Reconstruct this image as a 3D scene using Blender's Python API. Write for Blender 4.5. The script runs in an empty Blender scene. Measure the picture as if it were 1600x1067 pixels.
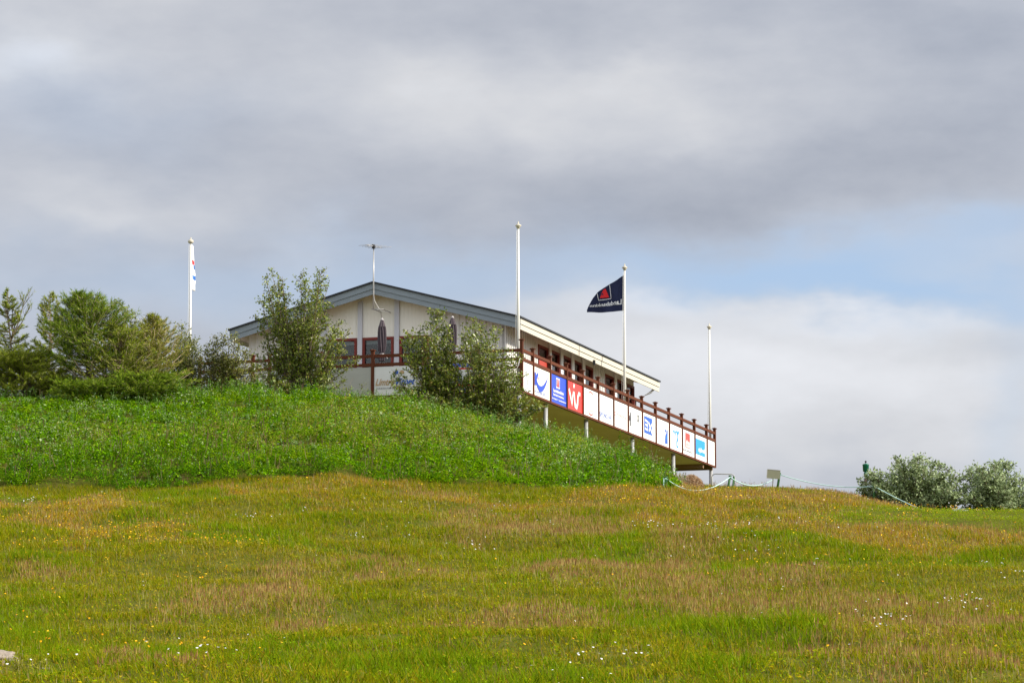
import bpy, math, random
import numpy as np
from mathutils import Matrix, Vector
random.seed(5); RNG = np.random.default_rng(11)

# ---------------------------------------------------------------- camera, world, sun, exposure
SC = bpy.context.scene
COL = SC.collection
F = 5200.0; HOR = 1252.1; CX = 800.0; CY = 533.5
PITCH = math.atan((HOR - CY) / F); CP, SP = math.cos(PITCH), math.sin(PITCH)
cam = bpy.data.cameras.new('camera'); camo = bpy.data.objects.new('camera', cam); COL.objects.link(camo)
camo.location = (0, 0, 0); camo.rotation_euler = (math.pi/2 + PITCH, 0, 0)
cam.sensor_width = 36.0; cam.lens = 36.0 * F / 1600.0
cam.clip_start = 0.5; cam.clip_end = 20000
SC.camera = camo
SC.view_settings.view_transform = 'Standard'; SC.view_settings.look = 'None'
SC.view_settings.gamma = 1.0; SC.view_settings.exposure = 0.3
SUN_AZ, SUN_EL = math.radians(104), math.radians(31)     # clockwise from +Y

def build_world():
    w = bpy.data.worlds.new("World"); SC.world = w; w.use_nodes = True
    nt = w.node_tree; N = nt.nodes; L = nt.links; N.clear()
    def m(op, a, b=None, c=None):
        n = N.new('ShaderNodeMath'); n.operation = op
        for i, v in enumerate((a, b, c)):
            if v is None: continue
            if isinstance(v, (int, float)): n.inputs[i].default_value = v
            else: L.new(v, n.inputs[i])
        return n.outputs[0]
    tc = N.new('ShaderNodeTexCoord'); sep = N.new('ShaderNodeSeparateXYZ'); L.new(tc.outputs['Generated'], sep.inputs[0])
    X, Y, Z = sep.outputs
    az = m('MULTIPLY', m('ARCTAN2', X, Y), 57.29578)
    el = m('MULTIPLY', m('ARCSINE', Z), 57.29578)
    # cloud coordinates: stretched along the horizon like far cloud decks
    comb = N.new('ShaderNodeCombineXYZ'); L.new(m('MULTIPLY', az, 0.10), comb.inputs[0]); L.new(m('MULTIPLY', el, 0.21), comb.inputs[1])
    def noise(scale, det, rough, off):
        mp = N.new('ShaderNodeMapping'); L.new(comb.outputs[0], mp.inputs[0]); mp.inputs['Location'].default_value = (off, off*1.7, off*.3)
        n = N.new('ShaderNodeTexNoise'); L.new(mp.outputs[0], n.inputs['Vector'])
        n.inputs['Scale'].default_value = scale; n.inputs['Detail'].default_value = det; n.inputs['Roughness'].default_value = rough
        return m('SUBTRACT', n.outputs['Fac'], 0.5)
    na = noise(2.2, 5, .55, 3.1); nb = noise(2.2, 5, .55, 8.4); nf = noise(3.0, 5, .5, 5.0)
    azw = m('ADD', az, m('MULTIPLY', na, 3.6)); elw = m('ADD', el, m('MULTIPLY', nb, 2.4))
    dpp = 57.29578 / 5250.0
    def blob(px, py, sx, sy, amp):
        a0 = (px - CX)*dpp; e0 = (HOR - py)*dpp; sx *= dpp; sy *= dpp
        u = m('DIVIDE', m('SUBTRACT', azw, a0), sx); v = m('DIVIDE', m('SUBTRACT', elw, e0), sy)
        r = m('ADD', m('MULTIPLY', u, u), m('MULTIPLY', v, v))
        return m('MULTIPLY', m('EXPONENT', m('MULTIPLY', r, -1.0)), amp)
    def total(lst, base):
        acc = base
        for b in lst: acc = m('ADD', acc, blob(*b)) if not isinstance(acc, (int, float)) else m('ADD', blob(*b), acc)
        return acc
    # brightness of the cloud sheet
    bright = total([(1330, 265, 460, 85, -.075), (900, 330, 330, 80, -.02), (950, 170, 330, 90, .09), (560, 180, 360, 90, .06),
                    (60, 95, 120, 50, .17), (250, 205, 300, 60, -.045), (150, 315, 230, 50, .06), (1500, 130, 260, 90, -.04),
                    (1150, 520, 430, 90, .20), (1500, 420, 250, 50, .10), (1250, 620, 620, 70, .16), (1120, 35, 500, 55, -.06), (480, 375, 80, 35, .05), (130, 330, 60, 22, .05), (700, 110, 120, 40, .035), (1020, 120, 90, 35, .05), (1600, 60, 260, 60, -.05), (330, 230, 200, 30, -.02), (1450, 560, 300, 40, .04),
                    (450, 60, 380, 50, .00), (1350, 715, 520, 60, .12), (1020, 470, 160, 24, .10), (1400, 490, 200, 22, .10), (420, 480, 420, 100, .04)], .39)
    nf2 = noise(9.0, 6, .6, 2.2); bright = m('ADD', bright, m('ADD', m('MULTIPLY', nf, .16), m('MULTIPLY', nf2, .09)))
    blue = total([(1250, 425, 330, 42, .85), (1560, 380, 200, 35, .5), (1430, 455, 260, 22, .45), (400, 430, 560, 75, .42), (700, 400, 260, 50, .22), (150, 190, 250, 60, .16),
                  (60, 100, 130, 60, .18), (1500, 480, 150, 30, .2), (1590, 640, 60, 200, .25)], .03)
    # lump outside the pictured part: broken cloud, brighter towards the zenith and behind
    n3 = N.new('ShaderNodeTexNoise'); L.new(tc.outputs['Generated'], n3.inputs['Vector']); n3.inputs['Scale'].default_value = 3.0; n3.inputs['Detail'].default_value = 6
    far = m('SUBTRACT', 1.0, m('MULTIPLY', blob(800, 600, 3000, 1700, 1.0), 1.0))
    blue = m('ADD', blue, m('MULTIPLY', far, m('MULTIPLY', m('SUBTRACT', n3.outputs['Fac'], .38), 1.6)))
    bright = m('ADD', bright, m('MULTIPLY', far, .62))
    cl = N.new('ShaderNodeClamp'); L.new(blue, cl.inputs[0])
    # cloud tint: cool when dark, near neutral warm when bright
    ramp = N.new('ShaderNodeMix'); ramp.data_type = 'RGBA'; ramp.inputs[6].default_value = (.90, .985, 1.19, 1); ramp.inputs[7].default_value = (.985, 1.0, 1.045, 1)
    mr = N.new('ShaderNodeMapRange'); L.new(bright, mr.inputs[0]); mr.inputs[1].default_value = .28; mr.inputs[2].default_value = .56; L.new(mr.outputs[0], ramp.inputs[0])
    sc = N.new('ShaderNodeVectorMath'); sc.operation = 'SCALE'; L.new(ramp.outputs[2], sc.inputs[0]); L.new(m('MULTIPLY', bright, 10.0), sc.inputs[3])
    sky = N.new('ShaderNodeTexSky'); sky.sky_type = 'NISHITA'; sky.sun_disc = False
    sky.sun_elevation = SUN_EL; sky.sun_rotation = SUN_AZ; sky.altitude = 50; sky.air_density = 1.0; sky.dust_density = .6; sky.ozone_density = 1.6
    hz = N.new('ShaderNodeMix'); hz.data_type = 'RGBA'                   # thin veil over the clear sky
    hz.inputs[0].default_value = .55; L.new(sky.outputs[0], hz.inputs[6]); hz.inputs[7].default_value = (4.3, 5.6, 7.9, 1)
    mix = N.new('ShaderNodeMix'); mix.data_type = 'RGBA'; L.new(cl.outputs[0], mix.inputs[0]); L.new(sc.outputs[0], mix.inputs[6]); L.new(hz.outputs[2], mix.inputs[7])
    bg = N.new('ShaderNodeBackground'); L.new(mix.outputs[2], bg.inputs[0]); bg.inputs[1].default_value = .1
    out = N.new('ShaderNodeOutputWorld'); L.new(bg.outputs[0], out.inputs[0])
build_world()
sl = bpy.data.lights.new('sun', 'SUN'); sl.energy = 5.0; sl.angle = math.radians(.5); sl.color = (1.0, .93, .82)
so = bpy.data.objects.new('sun', sl); COL.objects.link(so); so.location = (60, 40, 60)
sd = Vector((math.sin(SUN_AZ)*math.cos(SUN_EL), math.cos(SUN_AZ)*math.cos(SUN_EL), math.sin(SUN_EL)))
so.rotation_euler = sd.to_track_quat('Z', 'Y').to_euler()

# ---------------------------------------------------------------- survey of the site (photo -> world)
def at(x, y, D):
    u = (x-CX)/F; v = (CY-y)/F
    d = np.array([u, CP - v*SP, SP + v*CP]); return d*(D/d[1])
ALPHA = .30428
E = np.array([math.cos(ALPHA), -math.sin(ALPHA), 0]); S = np.array([math.sin(ALPHA), math.cos(ALPHA), 0])
O = np.array([.2795, 96.0, 0])
def B(e, s, z): return O + E*e + S*s + np.array([0, 0, z])
def solve_s(x, e, z=12.5):
    k = (x-CX)/F; P0 = B(e, 0, z); a = P0[0] - k*(P0[1]*CP + P0[2]*SP); b = S[0] - k*S[1]*CP
    return -a/b
def solve_e(x, s, z=12.5):
    k = (x-CX)/F; P0 = B(0, s, z); a = P0[0] - k*(P0[1]*CP + P0[2]*SP); b = E[0] - k*E[1]*CP
    return -a/b
def z_at(x, y, D): return float(at(x, y, D)[2])
ZC, ZB = 13.21, 11.80

# ---------------------------------------------------------------- noise
def vnoise(x, y, seed=0):
    xi = np.floor(x).astype(np.int64); yi = np.floor(y).astype(np.int64); fx = x-xi; fy = y-yi
    fx = fx*fx*(3-2*fx); fy = fy*fy*(3-2*fy)
    def h(a, b):
        n = (a*374761393 + b*668265263 + seed*974634777) & 0xffffffff
        n = ((n ^ (n >> 13))*1274126177) & 0xffffffff
        return ((n ^ (n >> 16)) & 0xffff)/65535.0
    return (h(xi, yi)*(1-fx)+h(xi+1, yi)*fx)*(1-fy) + (h(xi, yi+1)*(1-fx)+h(xi+1, yi+1)*fx)*fy
def fbm(x, y, sc, oct=3, seed=0):
    r = 0; a = 1; t = 0
    for o in range(oct):
        r = r + a*(vnoise(x/sc*2**o+17*o, y/sc*2**o-9*o, seed+o)-.5)*2; t += a; a *= .5
    return r/t

# ---------------------------------------------------------------- terrain heights
TX = [-600, 0, 150, 300, 450, 560, 700, 830, 950, 1050, 1090, 1150, 1230, 1340, 1430, 1600, 2200]
TY = [30, 42, 57, 72, 80, 86, 91.5, 100]
SKY = {-600: 622, 0: 618, 150: 620, 300: 618, 450: 614, 560: 628, 700: 650, 830: 674, 950: 714, 1050: 752}
TOE = {-600: 782, 0: 775, 150: 769, 300: 761, 450: 758, 560: 757, 700: 757, 830: 758, 950: 760, 1050: 762}
RT = {1090: [812, 787, 775, 768, 761], 1150: [812, 788, 777, 770, 763], 1230: [813, 790, 779, 771, 764], 1340: [814, 796, 786, 779, 775],
      1430: [815, 801, 799, 804, 812], 1600: [818, 804, 802, 807, 815], 2200: [822, 808, 806, 812, 820]}
def _table():
    Z = np.zeros((len(TX), len(TY)))
    for i, x in enumerate(TX):
        if x in SKY:
            a, b = TOE[x], SKY[x]
            ys = [1067, 990, 893, 800, a, a+(b-a)*.56, b]
            z = [z_at(CX, y, D) for y, D in zip(ys, TY)]; z.append(max(z[-1]+.05, 9.2 if x > 900 else 0))
        else:
            ys = [1067, 990, 895] + RT[x]; z = [z_at(CX, y, D) for y, D in zip(ys, TY)]
        Z[i] = z
    gx = np.arange(-600, 2201, 10.0); gy = np.arange(30, 100.1, .5)
    T = np.array([np.interp(gy, TY, Z[i]) for i in range(len(TX))])
    G = np.array([np.interp(gx, TX, T[:, j]) for j in range(len(gy))]).T
    def blur(A, ax, sg):
        r = int(sg*3); k = np.exp(-.5*(np.arange(-r, r+1)/sg)**2); k /= k.sum()
        pad = [(0, 0), (0, 0)]; pad[ax] = (r, r); P = np.pad(A, pad, mode='reflect', reflect_type='odd')
        return np.apply_along_axis(lambda v: np.convolve(v, k, 'valid'), ax, P)
    return gx, gy, blur(blur(G, 0, 2.5), 1, 2.0)
GX, GY, GZ = _table()
def H0(X, Y):
    X = np.asarray(X, float); Y = np.asarray(Y, float)
    s = CX + F*X/np.maximum(Y, 20); s = np.clip(s, -590, 2190); y = np.clip(Y, 30, 100)
    fx = (s+600)/10; fy = (y-30)/.5
    ix = np.clip(fx.astype(int), 0, len(GX)-2); iy = np.clip(fy.astype(int), 0, len(GY)-2); fx -= ix; fy -= iy
    z = (GZ[ix, iy]*(1-fx)+GZ[ix+1, iy]*fx)*(1-fy) + (GZ[ix, iy+1]*(1-fx)+GZ[ix+1, iy+1]*fx)*fy
    near = np.clip((Y-7)/23, 0, 1); z = np.where(Y < 30, -1.65 + (z+1.65)*near, z)
    far = np.clip((Y-150)/400, 0, 1); far = far*far*(3-2*far); z = np.where(Y > 100, z*(1-far) + 5.0*far, z)
    return z
def H(X, Y):
    z = H0(X, Y); X = np.asarray(X, float); Y = np.asarray(Y, float)
    k = np.clip((Y-15)/15, 0, 1)*np.clip((104-Y)/8, 0, 1)
    k = k*np.where(Y > 80, np.clip(1-(Y-80)/8, .25, 1), 1)
    return z + k*(.36*fbm(X, Y, 5.5, 3, 3) + .11*fbm(X, Y, 1.1, 2, 7))
def pxy(X, Y, Z):
    c = Y*CP + Z*SP; return CX + F*X/c, CY - F*(Z*CP - Y*SP)/c
def hz(x, D): 
    X = (x-CX)/F*D; return float(H(np.array([X]), np.array([D]))[0])

# ---------------------------------------------------------------- materials
def srgb(r, g, b):
    f = lambda c: ((c/255+.055)/1.055)**2.4 if c > 10 else c/255/12.92
    return (f(r), f(g), f(b), 1)
MATS = {}
def mat(name, col, rough=.6, var=.0, vscale=4.0, spec=.3, metal=0, bump=0, bscale=30, stretch=(1, 1, 1)):
    if name in MATS: return MATS[name]
    m = bpy.data.materials.new(name); m.use_nodes = True; nt = m.node_tree; p = nt.nodes['Principled BSDF']
    p.inputs['Base Color'].default_value = col; p.inputs['Roughness'].default_value = rough; p.inputs['Metallic'].default_value = metal
    p.inputs['Specular IOR Level'].default_value = spec
    tc = nt.nodes.new('ShaderNodeTexCoord'); mp = nt.nodes.new('ShaderNodeMapping'); mp.inputs['Scale'].default_value = stretch
    nt.links.new(tc.outputs['Object'], mp.inputs[0])
    n = nt.nodes.new('ShaderNodeTexNoise'); n.inputs['Scale'].default_value = vscale; n.inputs['Detail'].default_value = 5; n.inputs['Roughness'].default_value = .65
    nt.links.new(mp.outputs[0], n.inputs['Vector'])
    mx = nt.nodes.new('ShaderNodeMix'); mx.data_type = 'RGBA'
    v = max(var, .04)
    mx.inputs[6].default_value = tuple(c*(1-v) for c in col[:3])+(1,); mx.inputs[7].default_value = tuple(min(1, c*(1+v)) for c in col[:3])+(1,)
    nt.links.new(n.outputs['Fac'], mx.inputs[0]); nt.links.new(mx.outputs[2], p.inputs['Base Color'])
    if bump:
        n2 = nt.nodes.new('ShaderNodeTexNoise'); n2.inputs['Scale'].default_value = bscale; n2.inputs['Detail'].default_value = 6
        nt.links.new(mp.outputs[0], n2.inputs['Vector'])
        b = nt.nodes.new('ShaderNodeBump'); b.inputs['Strength'].default_value = bump; b.inputs['Distance'].default_value = .02
        nt.links.new(n2.outputs['Fac'], b.inputs['Height']); nt.links.new(b.outputs[0], p.inputs['Normal'])
    MATS[name] = m; return m
def leafmat(name, trans=.3, rough=.55, spec=.25, back=None):
    m = bpy.data.materials.new(name); m.use_nodes = True; nt = m.node_tree; p = nt.nodes['Principled BSDF']; out = nt.nodes['Material Output']
    a = nt.nodes.new('ShaderNodeAttribute'); a.attribute_name = 'Col'
    src = a.outputs['Color']
    if back:
        g = nt.nodes.new('ShaderNodeNewGeometry'); mx = nt.nodes.new('ShaderNodeMix'); mx.data_type = 'RGBA'
        nt.links.new(g.outputs['Backfacing'], mx.inputs[0]); nt.links.new(src, mx.inputs[6]); mx.inputs[7].default_value = back; src = mx.outputs[2]
    nt.links.new(src, p.inputs['Base Color']); p.inputs['Roughness'].default_value = rough; p.inputs['Specular IOR Level'].default_value = spec
    t = nt.nodes.new('ShaderNodeBsdfTranslucent'); nt.links.new(src, t.inputs[0])
    mix = nt.nodes.new('ShaderNodeMixShader'); mix.inputs[0].default_value = trans
    nt.links.new(p.outputs[0], mix.inputs[1]); nt.links.new(t.outputs[0], mix.inputs[2]); nt.links.new(mix.outputs[0], out.inputs[0])
    return m
M_grass = leafmat('grass_blades', .35, .8, .02)
M_leaf = leafmat('leaves', .3, .38, .5)
M_weed = leafmat('weed_leaves', .34, .8, .0)
M_needle = leafmat('needles', .25, .7, .08)
M_willow = leafmat('willow_leaves', .2, .6, .3, back=srgb(152, 168, 120))
M_petal = leafmat('petals', .2, .7, .1)
M_bark = mat('bark', (.17, .125, .09, 1), .9, .35, 9, bump=.5)
M_twig = mat('pale_twig', (.36, .27, .19, 1), .85, .3, 9)
M_rail = mat('brown_stained_timber', (.115, .036, .017, 1), .65, .3, 12, .12, bump=.2, stretch=(1, 1, 4))
M_railred = mat('red_brown_window_timber', (.17, .022, .014, 1), .5, .2, 9)
M_doorred = mat('red_panel', (.42, .05, .03, 1), .5, .15, 9)
M_white = mat('white_board', (.78, .78, .765, 1), .45, .09, 1.1, .3, stretch=(1, 1, .45))
M_cream = mat('cream_board', (.82, .79, .68, 1), .4, .03, 1.5, .4)
M_greyboard = mat('bare_board', (.42, .42, .38, 1), .7, .12, 2.0, stretch=(1, 1, 6))
M_siding = mat('white_painted_siding', (.70, .69, .665, 1), .6, .1, 1.4, .3, bump=.15, stretch=(6, 6, 1))
M_gable = mat('cream_gable_siding', (.79, .77, .69, 1), .6, .08, 2.2, .3, stretch=(9, 9, .6))
M_pilaster = mat('grey_pilaster', (.52, .53, .57, 1), .6, .1, 3)
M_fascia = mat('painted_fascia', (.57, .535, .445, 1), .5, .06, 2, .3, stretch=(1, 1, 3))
M_fasciashade = mat('shade_tinted_fascia', (.235, .275, .305, 1), .6, .2, 2.4, .3, stretch=(1, 1, 6))  # shade on the gable-end fascia is put into this grey-blue colour
M_roof = mat('dark_roofing', (.035, .037, .042, 1), .8, .3, 6)
M_soffit = mat('tan_soffit', (.74, .63, .58, 1), .8, .12, 1.2, bump=.1)
M_joist = mat('rough_joists', (.26, .16, .09, 1), .85, .35, 5)
M_floor = mat('deck_boards', (.22, .15, .10, 1), .8, .3, 5)
M_steel = mat('galvanised_steel', (.38, .38, .38, 1), .5, .2, 6, .4, metal=.2)
M_pole = mat('white_pole_paint', (.66, .645, .60, 1), .35, .05, 3, .5)
M_gold = mat('finial', (.55, .50, .40, 1), .4, .1, 8)
M_blue = mat('sign_blue', (.012, .06, .52, 1), .35, .04, 2)
M_red = mat('sign_red', (.76, .035, .022, 1), .35, .04, 2)
M_pink = mat('faded_red', (.76, .27, .25, 1), .4, .1, 6)
M_faint = mat('faint_grey_print', (.50, .52, .54, 1), .4, .05, 3)
M_ink = mat('black_ink', (.03, .03, .035, 1), .4, .1, 3)
M_navy2 = mat('logo_blue', (.015, .10, .48, 1), .4, .05, 3)
M_tan = mat('logo_tan', (.50, .33, .18, 1), .4, .05, 3)
M_cyan = mat('logo_light_blue', (.01, .30, .80, 1), .4, .05, 3)
M_redlogo = mat('logo_red', (.62, .06, .04, 1), .4, .05, 3)
M_flag = mat('navy_cloth', (.012, .017, .055, 1), .8, .15, 3)
M_flagw = mat('white_cloth', (.78, .78, .78, 1), .8, .05, 3)
M_flagr = mat('red_cloth', (.65, .02, .025, 1), .8, .05, 3)
M_flagb = mat('blue_cloth', (.05, .17, .5, 1), .8, .05, 3)
M_umb = mat('dark_parasol_cloth', (.075, .058, .068, 1), .85, .3, 6)
M_umbtop = mat('parasol_cap', (.42, .40, .40, 1), .7, .1, 6)
M_alu = mat('aluminium_tube', (.42, .41, .40, 1), .4, .1, 6, .5, metal=.4)
M_rope = mat('pale_rope', (.50, .72, .68, 1), .7, .1, 20)
M_gpost = mat('green_painted_post', (.035, .12, .03, 1), .6, .2, 9)
M_gpaint = mat('dark_green_enamel', (.006, .13, .07, 1), .35, .1, 5, .5)
M_dark = mat('dark_metal', (.03, .03, .035, 1), .5, .2, 5)
M_redbrown = mat('dark_red_stand', (.07, .035, .035, 1), .6, .2, 6)
M_signback = mat('olive_grey_sign_back', (.17, .17, .11, 1), .7, .15, 8)
M_rock = mat('pale_rock', (.28, .235, .19, 1), .95, .4, 14, .1, bump=1.0, bscale=22)
M_boulder = mat('tan_lichen_rock', (.33, .21, .115, 1), .95, .45, 12, .1, bump=1.0, bscale=26)
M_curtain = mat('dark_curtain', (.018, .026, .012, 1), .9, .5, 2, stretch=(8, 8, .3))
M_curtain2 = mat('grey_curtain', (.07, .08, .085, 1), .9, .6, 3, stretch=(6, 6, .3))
M_blind = mat('pale_blind', (.60, .62, .60, 1), .7, .05, 4)
def glassmat():
    m = bpy.data.materials.new('window_glass'); m.use_nodes = True; nt = m.node_tree; nt.nodes.clear()
    o = nt.nodes.new('ShaderNodeOutputMaterial'); t = nt.nodes.new('ShaderNodeBsdfTransparent'); t.inputs[0].default_value = (.75, .8, .8, 1)
    g = nt.nodes.new('ShaderNodeBsdfGlossy'); g.inputs['Roughness'].default_value = .02; f = nt.nodes.new('ShaderNodeFresnel'); f.inputs[0].default_value = 1.5
    mx = nt.nodes.new('ShaderNodeMixShader'); nt.links.new(f.outputs[0], mx.inputs[0]); nt.links.new(t.outputs[0], mx.inputs[1]); nt.links.new(g.outputs[0], mx.inputs[2]); nt.links.new(mx.outputs[0], o.inputs[0])
    return m
M_glass = glassmat()

# ---------------------------------------------------------------- object helpers
def thing(name, label, cat, loc, group=None, rotz=0.0):
    o = bpy.data.objects.new(name, None); COL.objects.link(o); o.location = tuple(float(v) for v in loc); o.rotation_euler = (0, 0, rotz)
    o.empty_display_size = .3; o['label'] = label; o['category'] = cat
    if group: o['group'] = group
    return o
def rootmat(o):
    mm = Matrix.LocRotScale(o.location, o.rotation_euler, o.scale)
    return rootmat(o.parent) @ mm if o.parent else mm
def link(name, me, parent=None, mats=(), label=None):
    o = bpy.data.objects.new(name, me); COL.objects.link(o)
    for m in mats: me.materials.append(m)
    if parent is not None:
        mi = rootmat(parent).inverted(); o.parent = parent
        me.transform(mi)
    if label: o['label'] = label
    return o
def tagtop(o, label, cat, group=None, kind=None):
    if label: o['label'] = label
    if cat: o['category'] = cat
    if group: o['group'] = group
    if kind: o['kind'] = kind
    return o
def recenter(o, p):
    p = Vector([float(v) for v in p]); o.data.transform(Matrix.Translation(-p)); o.location = p
class MB:
    def __init__(s): s.v = []; s.f = []; s.m = []; s.sm = []
    def add(s, vs, fs, mi=0, sm=False):
        b = len(s.v); s.v += [tuple(float(c) for c in v) for v in vs]
        for f in fs: s.f.append(tuple(i+b for i in f)); s.m.append(mi); s.sm.append(sm)
    def box(s, T, a0, a1, b0, b1, c0, c1, mi=0):
        vs = [T(a, b, c) for c in (c0, c1) for b in (b0, b1) for a in (a0, a1)]
        s.add(vs, [(0, 2, 3, 1), (4, 5, 7, 6), (0, 1, 5, 4), (2, 6, 7, 3), (0, 4, 6, 2), (1, 3, 7, 5)], mi)
    def hexa(s, lo, hi, mi=0):     # lo/hi: four points each
        s.add(list(lo)+list(hi), [(3, 2, 1, 0), (4, 5, 6, 7), (0, 1, 5, 4), (1, 2, 6, 5), (2, 3, 7, 6), (3, 0, 4, 7)], mi)
    def tube(s, pts, rad, n=8, mi=0, cap=True, sm=True):
        pts = [np.array(p, float) for p in pts]
        if not hasattr(rad, '__len__'): rad = [rad]*len(pts)
        ring = []; b = len(s.v)
        for i, p in enumerate(pts):
            d = pts[min(i+1, len(pts)-1)] - pts[max(i-1, 0)]; d = d/(np.linalg.norm(d)+1e-9)
            a = np.cross(d, [0.13, .2, 1.0] if abs(d[2]) < .9 else [1.0, .1, 0]); a /= np.linalg.norm(a); c = np.cross(d, a)
            for k in range(n):
                t = 2*math.pi*k/n; s.v.append(tuple(p + (a*math.cos(t)+c*math.sin(t))*rad[i]))
        for i in range(len(pts)-1):
            for k in range(n):
                q = b+i*n+k; r = b+i*n+(k+1) % n; s.f.append((q, r, r+n, q+n)); s.m.append(mi); s.sm.append(sm)
        if cap:
            s.f.append(tuple(b+k for k in range(n))[::-1]); s.m.append(mi); s.sm.append(False)
            s.f.append(tuple(b+(len(pts)-1)*n+k for k in range(n))); s.m.append(mi); s.sm.append(False)
    def lathe(s, c, prof, n=16, mi=0, star=0):
        b = len(s.v)
        for (r, z) in prof:
            for k in range(n):
                rr = r*(1+star*(1 if k % 2 else -1)); t = 2*math.pi*k/n
                s.v.append((c[0]+rr*math.cos(t), c[1]+rr*math.sin(t), c[2]+z))
        for i in range(len(prof)-1):
            for k in range(n):
                q = b+i*n+k; r = b+i*n+(k+1) % n; s.f.append((q, r, r+n, q+n)); s.m.append(mi); s.sm.append(star == 0)
    def ball(s, c, r, mi=0, n=10):
        prof = [(max(1e-4, r*math.sin(math.pi*i/n)), -r*math.cos(math.pi*i/n)) for i in range(n+1)]; s.lathe(c, prof, 12, mi)
    def build(s, name, mats, parent=None, label=None):
        me = bpy.data.meshes.new(name); me.from_pydata(s.v, [], s.f)
        if not isinstance(mats, (list, tuple)): mats = [mats]
        for p, mi, sm in zip(me.polygons, s.m, s.sm): p.material_index = mi; p.use_smooth = sm
        me.update(); return link(name, me, parent, mats, label)
def np_obj(name, verts, nper, colors, mats, parent=None):
    """verts (N,nper,3), one polygon each; colors (N,3) linear"""
    N = verts.shape[0]; me = bpy.data.meshes.new(name)
    me.vertices.add(N*nper); me.vertices.foreach_set('co', verts.reshape(-1).astype(np.float32))
    me.loops.add(N*nper); me.loops.foreach_set('vertex_index', np.arange(N*nper, dtype=np.int32))
    me.polygons.add(N); me.polygons.foreach_set('loop_start', np.arange(0, N*nper, nper, dtype=np.int32)); me.polygons.foreach_set('loop_total', np.full(N, nper, np.int32))
    a = me.attributes.new('Col', 'FLOAT_COLOR', 'POINT'); c = np.ones((N, nper, 4), np.float32); c[:, :, :3] = colors[:, None, :]
    a.data.foreach_set('color', c.reshape(-1)); me.update()
    return link(name, me, parent, [mats])
def unit(v): return v/(np.linalg.norm(v, axis=-1, keepdims=True)+1e-9)
def leafquads(c, d, n, L, W):
    """rhombic leaves: base c, along d, face normal n"""
    d = unit(d); side = unit(np.cross(n, d)); L = np.asarray(L).reshape(-1, 1); W = np.asarray(W).reshape(-1, 1)
    nn = np.cross(d, side)
    return np.stack([c, c+d*L*.45+side*W*.5+nn*W*.12, c+d*L, c+d*L*.45-side*W*.5+nn*W*.12], 1)
def palette(n, cols, w=None, jit=.18):
    cols = np.array([c[:3] for c in cols]); i = RNG.choice(len(cols), n, p=None if w is None else np.array(w)/np.sum(w))
    return np.clip(cols[i]*(1+RNG.uniform(-jit, jit, (n, 1))), 0, 1)

# ---------------------------------------------------------------- ground
def patch(X, Y, lst, warp=1.0, tilt=.07):
    """soft membership of world points in named patches, edges ragged by noise"""
    Z = H0(X, Y); ix, iy = pxy(X, Y, Z)
    ix = ix + warp*(120*fbm(X, Y*.4, 2.0, 4, 21)); iy = iy + warp*(42*fbm(X, Y*.4, 1.8, 4, 22))
    r = np.zeros_like(ix)
    for (cx, cy, rx, ry) in lst:
        q = ((ix-cx)/rx)**2 + ((iy-cy-tilt*(ix-cx))/ry)**2; r = np.maximum(r, np.clip((1.5-q)/1.2, 0, 1))
    return r
P_TAN = [(830, 828, 140, 16), (1080, 838, 120, 16), (950, 905, 130, 26), (1100, 935, 190, 34), (1290, 930, 130, 20), (1420, 960, 160, 34), (350, 930, 120, 26),
         (470, 950, 90, 20), (90, 900, 60, 14), (760, 985, 150, 22), (640, 905, 90, 16), (1380, 1035, 190, 26), (230, 1030, 90, 12), (1230, 900, 90, 14), (1560, 990, 60, 30), (1100, 870, 80, 14)]
P_GREEN = [(860, 868, 120, 13), (960, 852, 90, 12), (1010, 872, 90, 16), (300, 790, 110, 16), (340, 830, 110, 14), (60, 870, 90, 18), (250, 775, 60, 10), (430, 850, 120, 22), (1080, 985, 240, 20),
           (1150, 1020, 170, 24), (1490, 880, 120, 16), (1250, 870, 120, 14), (60, 1000, 90, 60), (600, 1050, 300, 14), (200, 1000, 120, 24), (520, 900, 90, 12), (870, 1050, 260, 22)]
P_ORANGE = [(1300, 800, 260, 34), (1120, 785, 240, 24), (1480, 830, 170, 26), (60, 800, 130, 26), (180, 830, 130, 22), (1000, 800, 180, 18), (700, 775, 240, 14), (1380, 850, 160, 16), (400, 780, 120, 12)]
P_MOWN = [(1520, 806, 260, 9), (40, 779, 90, 5)]
def weed_mask(X, Y):
    """1 on the overgrown bank"""
    Z = H0(X, Y); ix, iy = pxy(X, Y, Z)
    edge = 80.3 + .9*fbm(X, Y, 1.6, 4, 31) + np.where(ix < 160, .6, 0)
    right = 1050 - np.clip((Y-84)*0, 0, 50) + 16*fbm(X, Y, 1.5, 2, 32)
    return ((Y > edge) & (Y < 95) & (ix < right)).astype(float)
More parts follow.
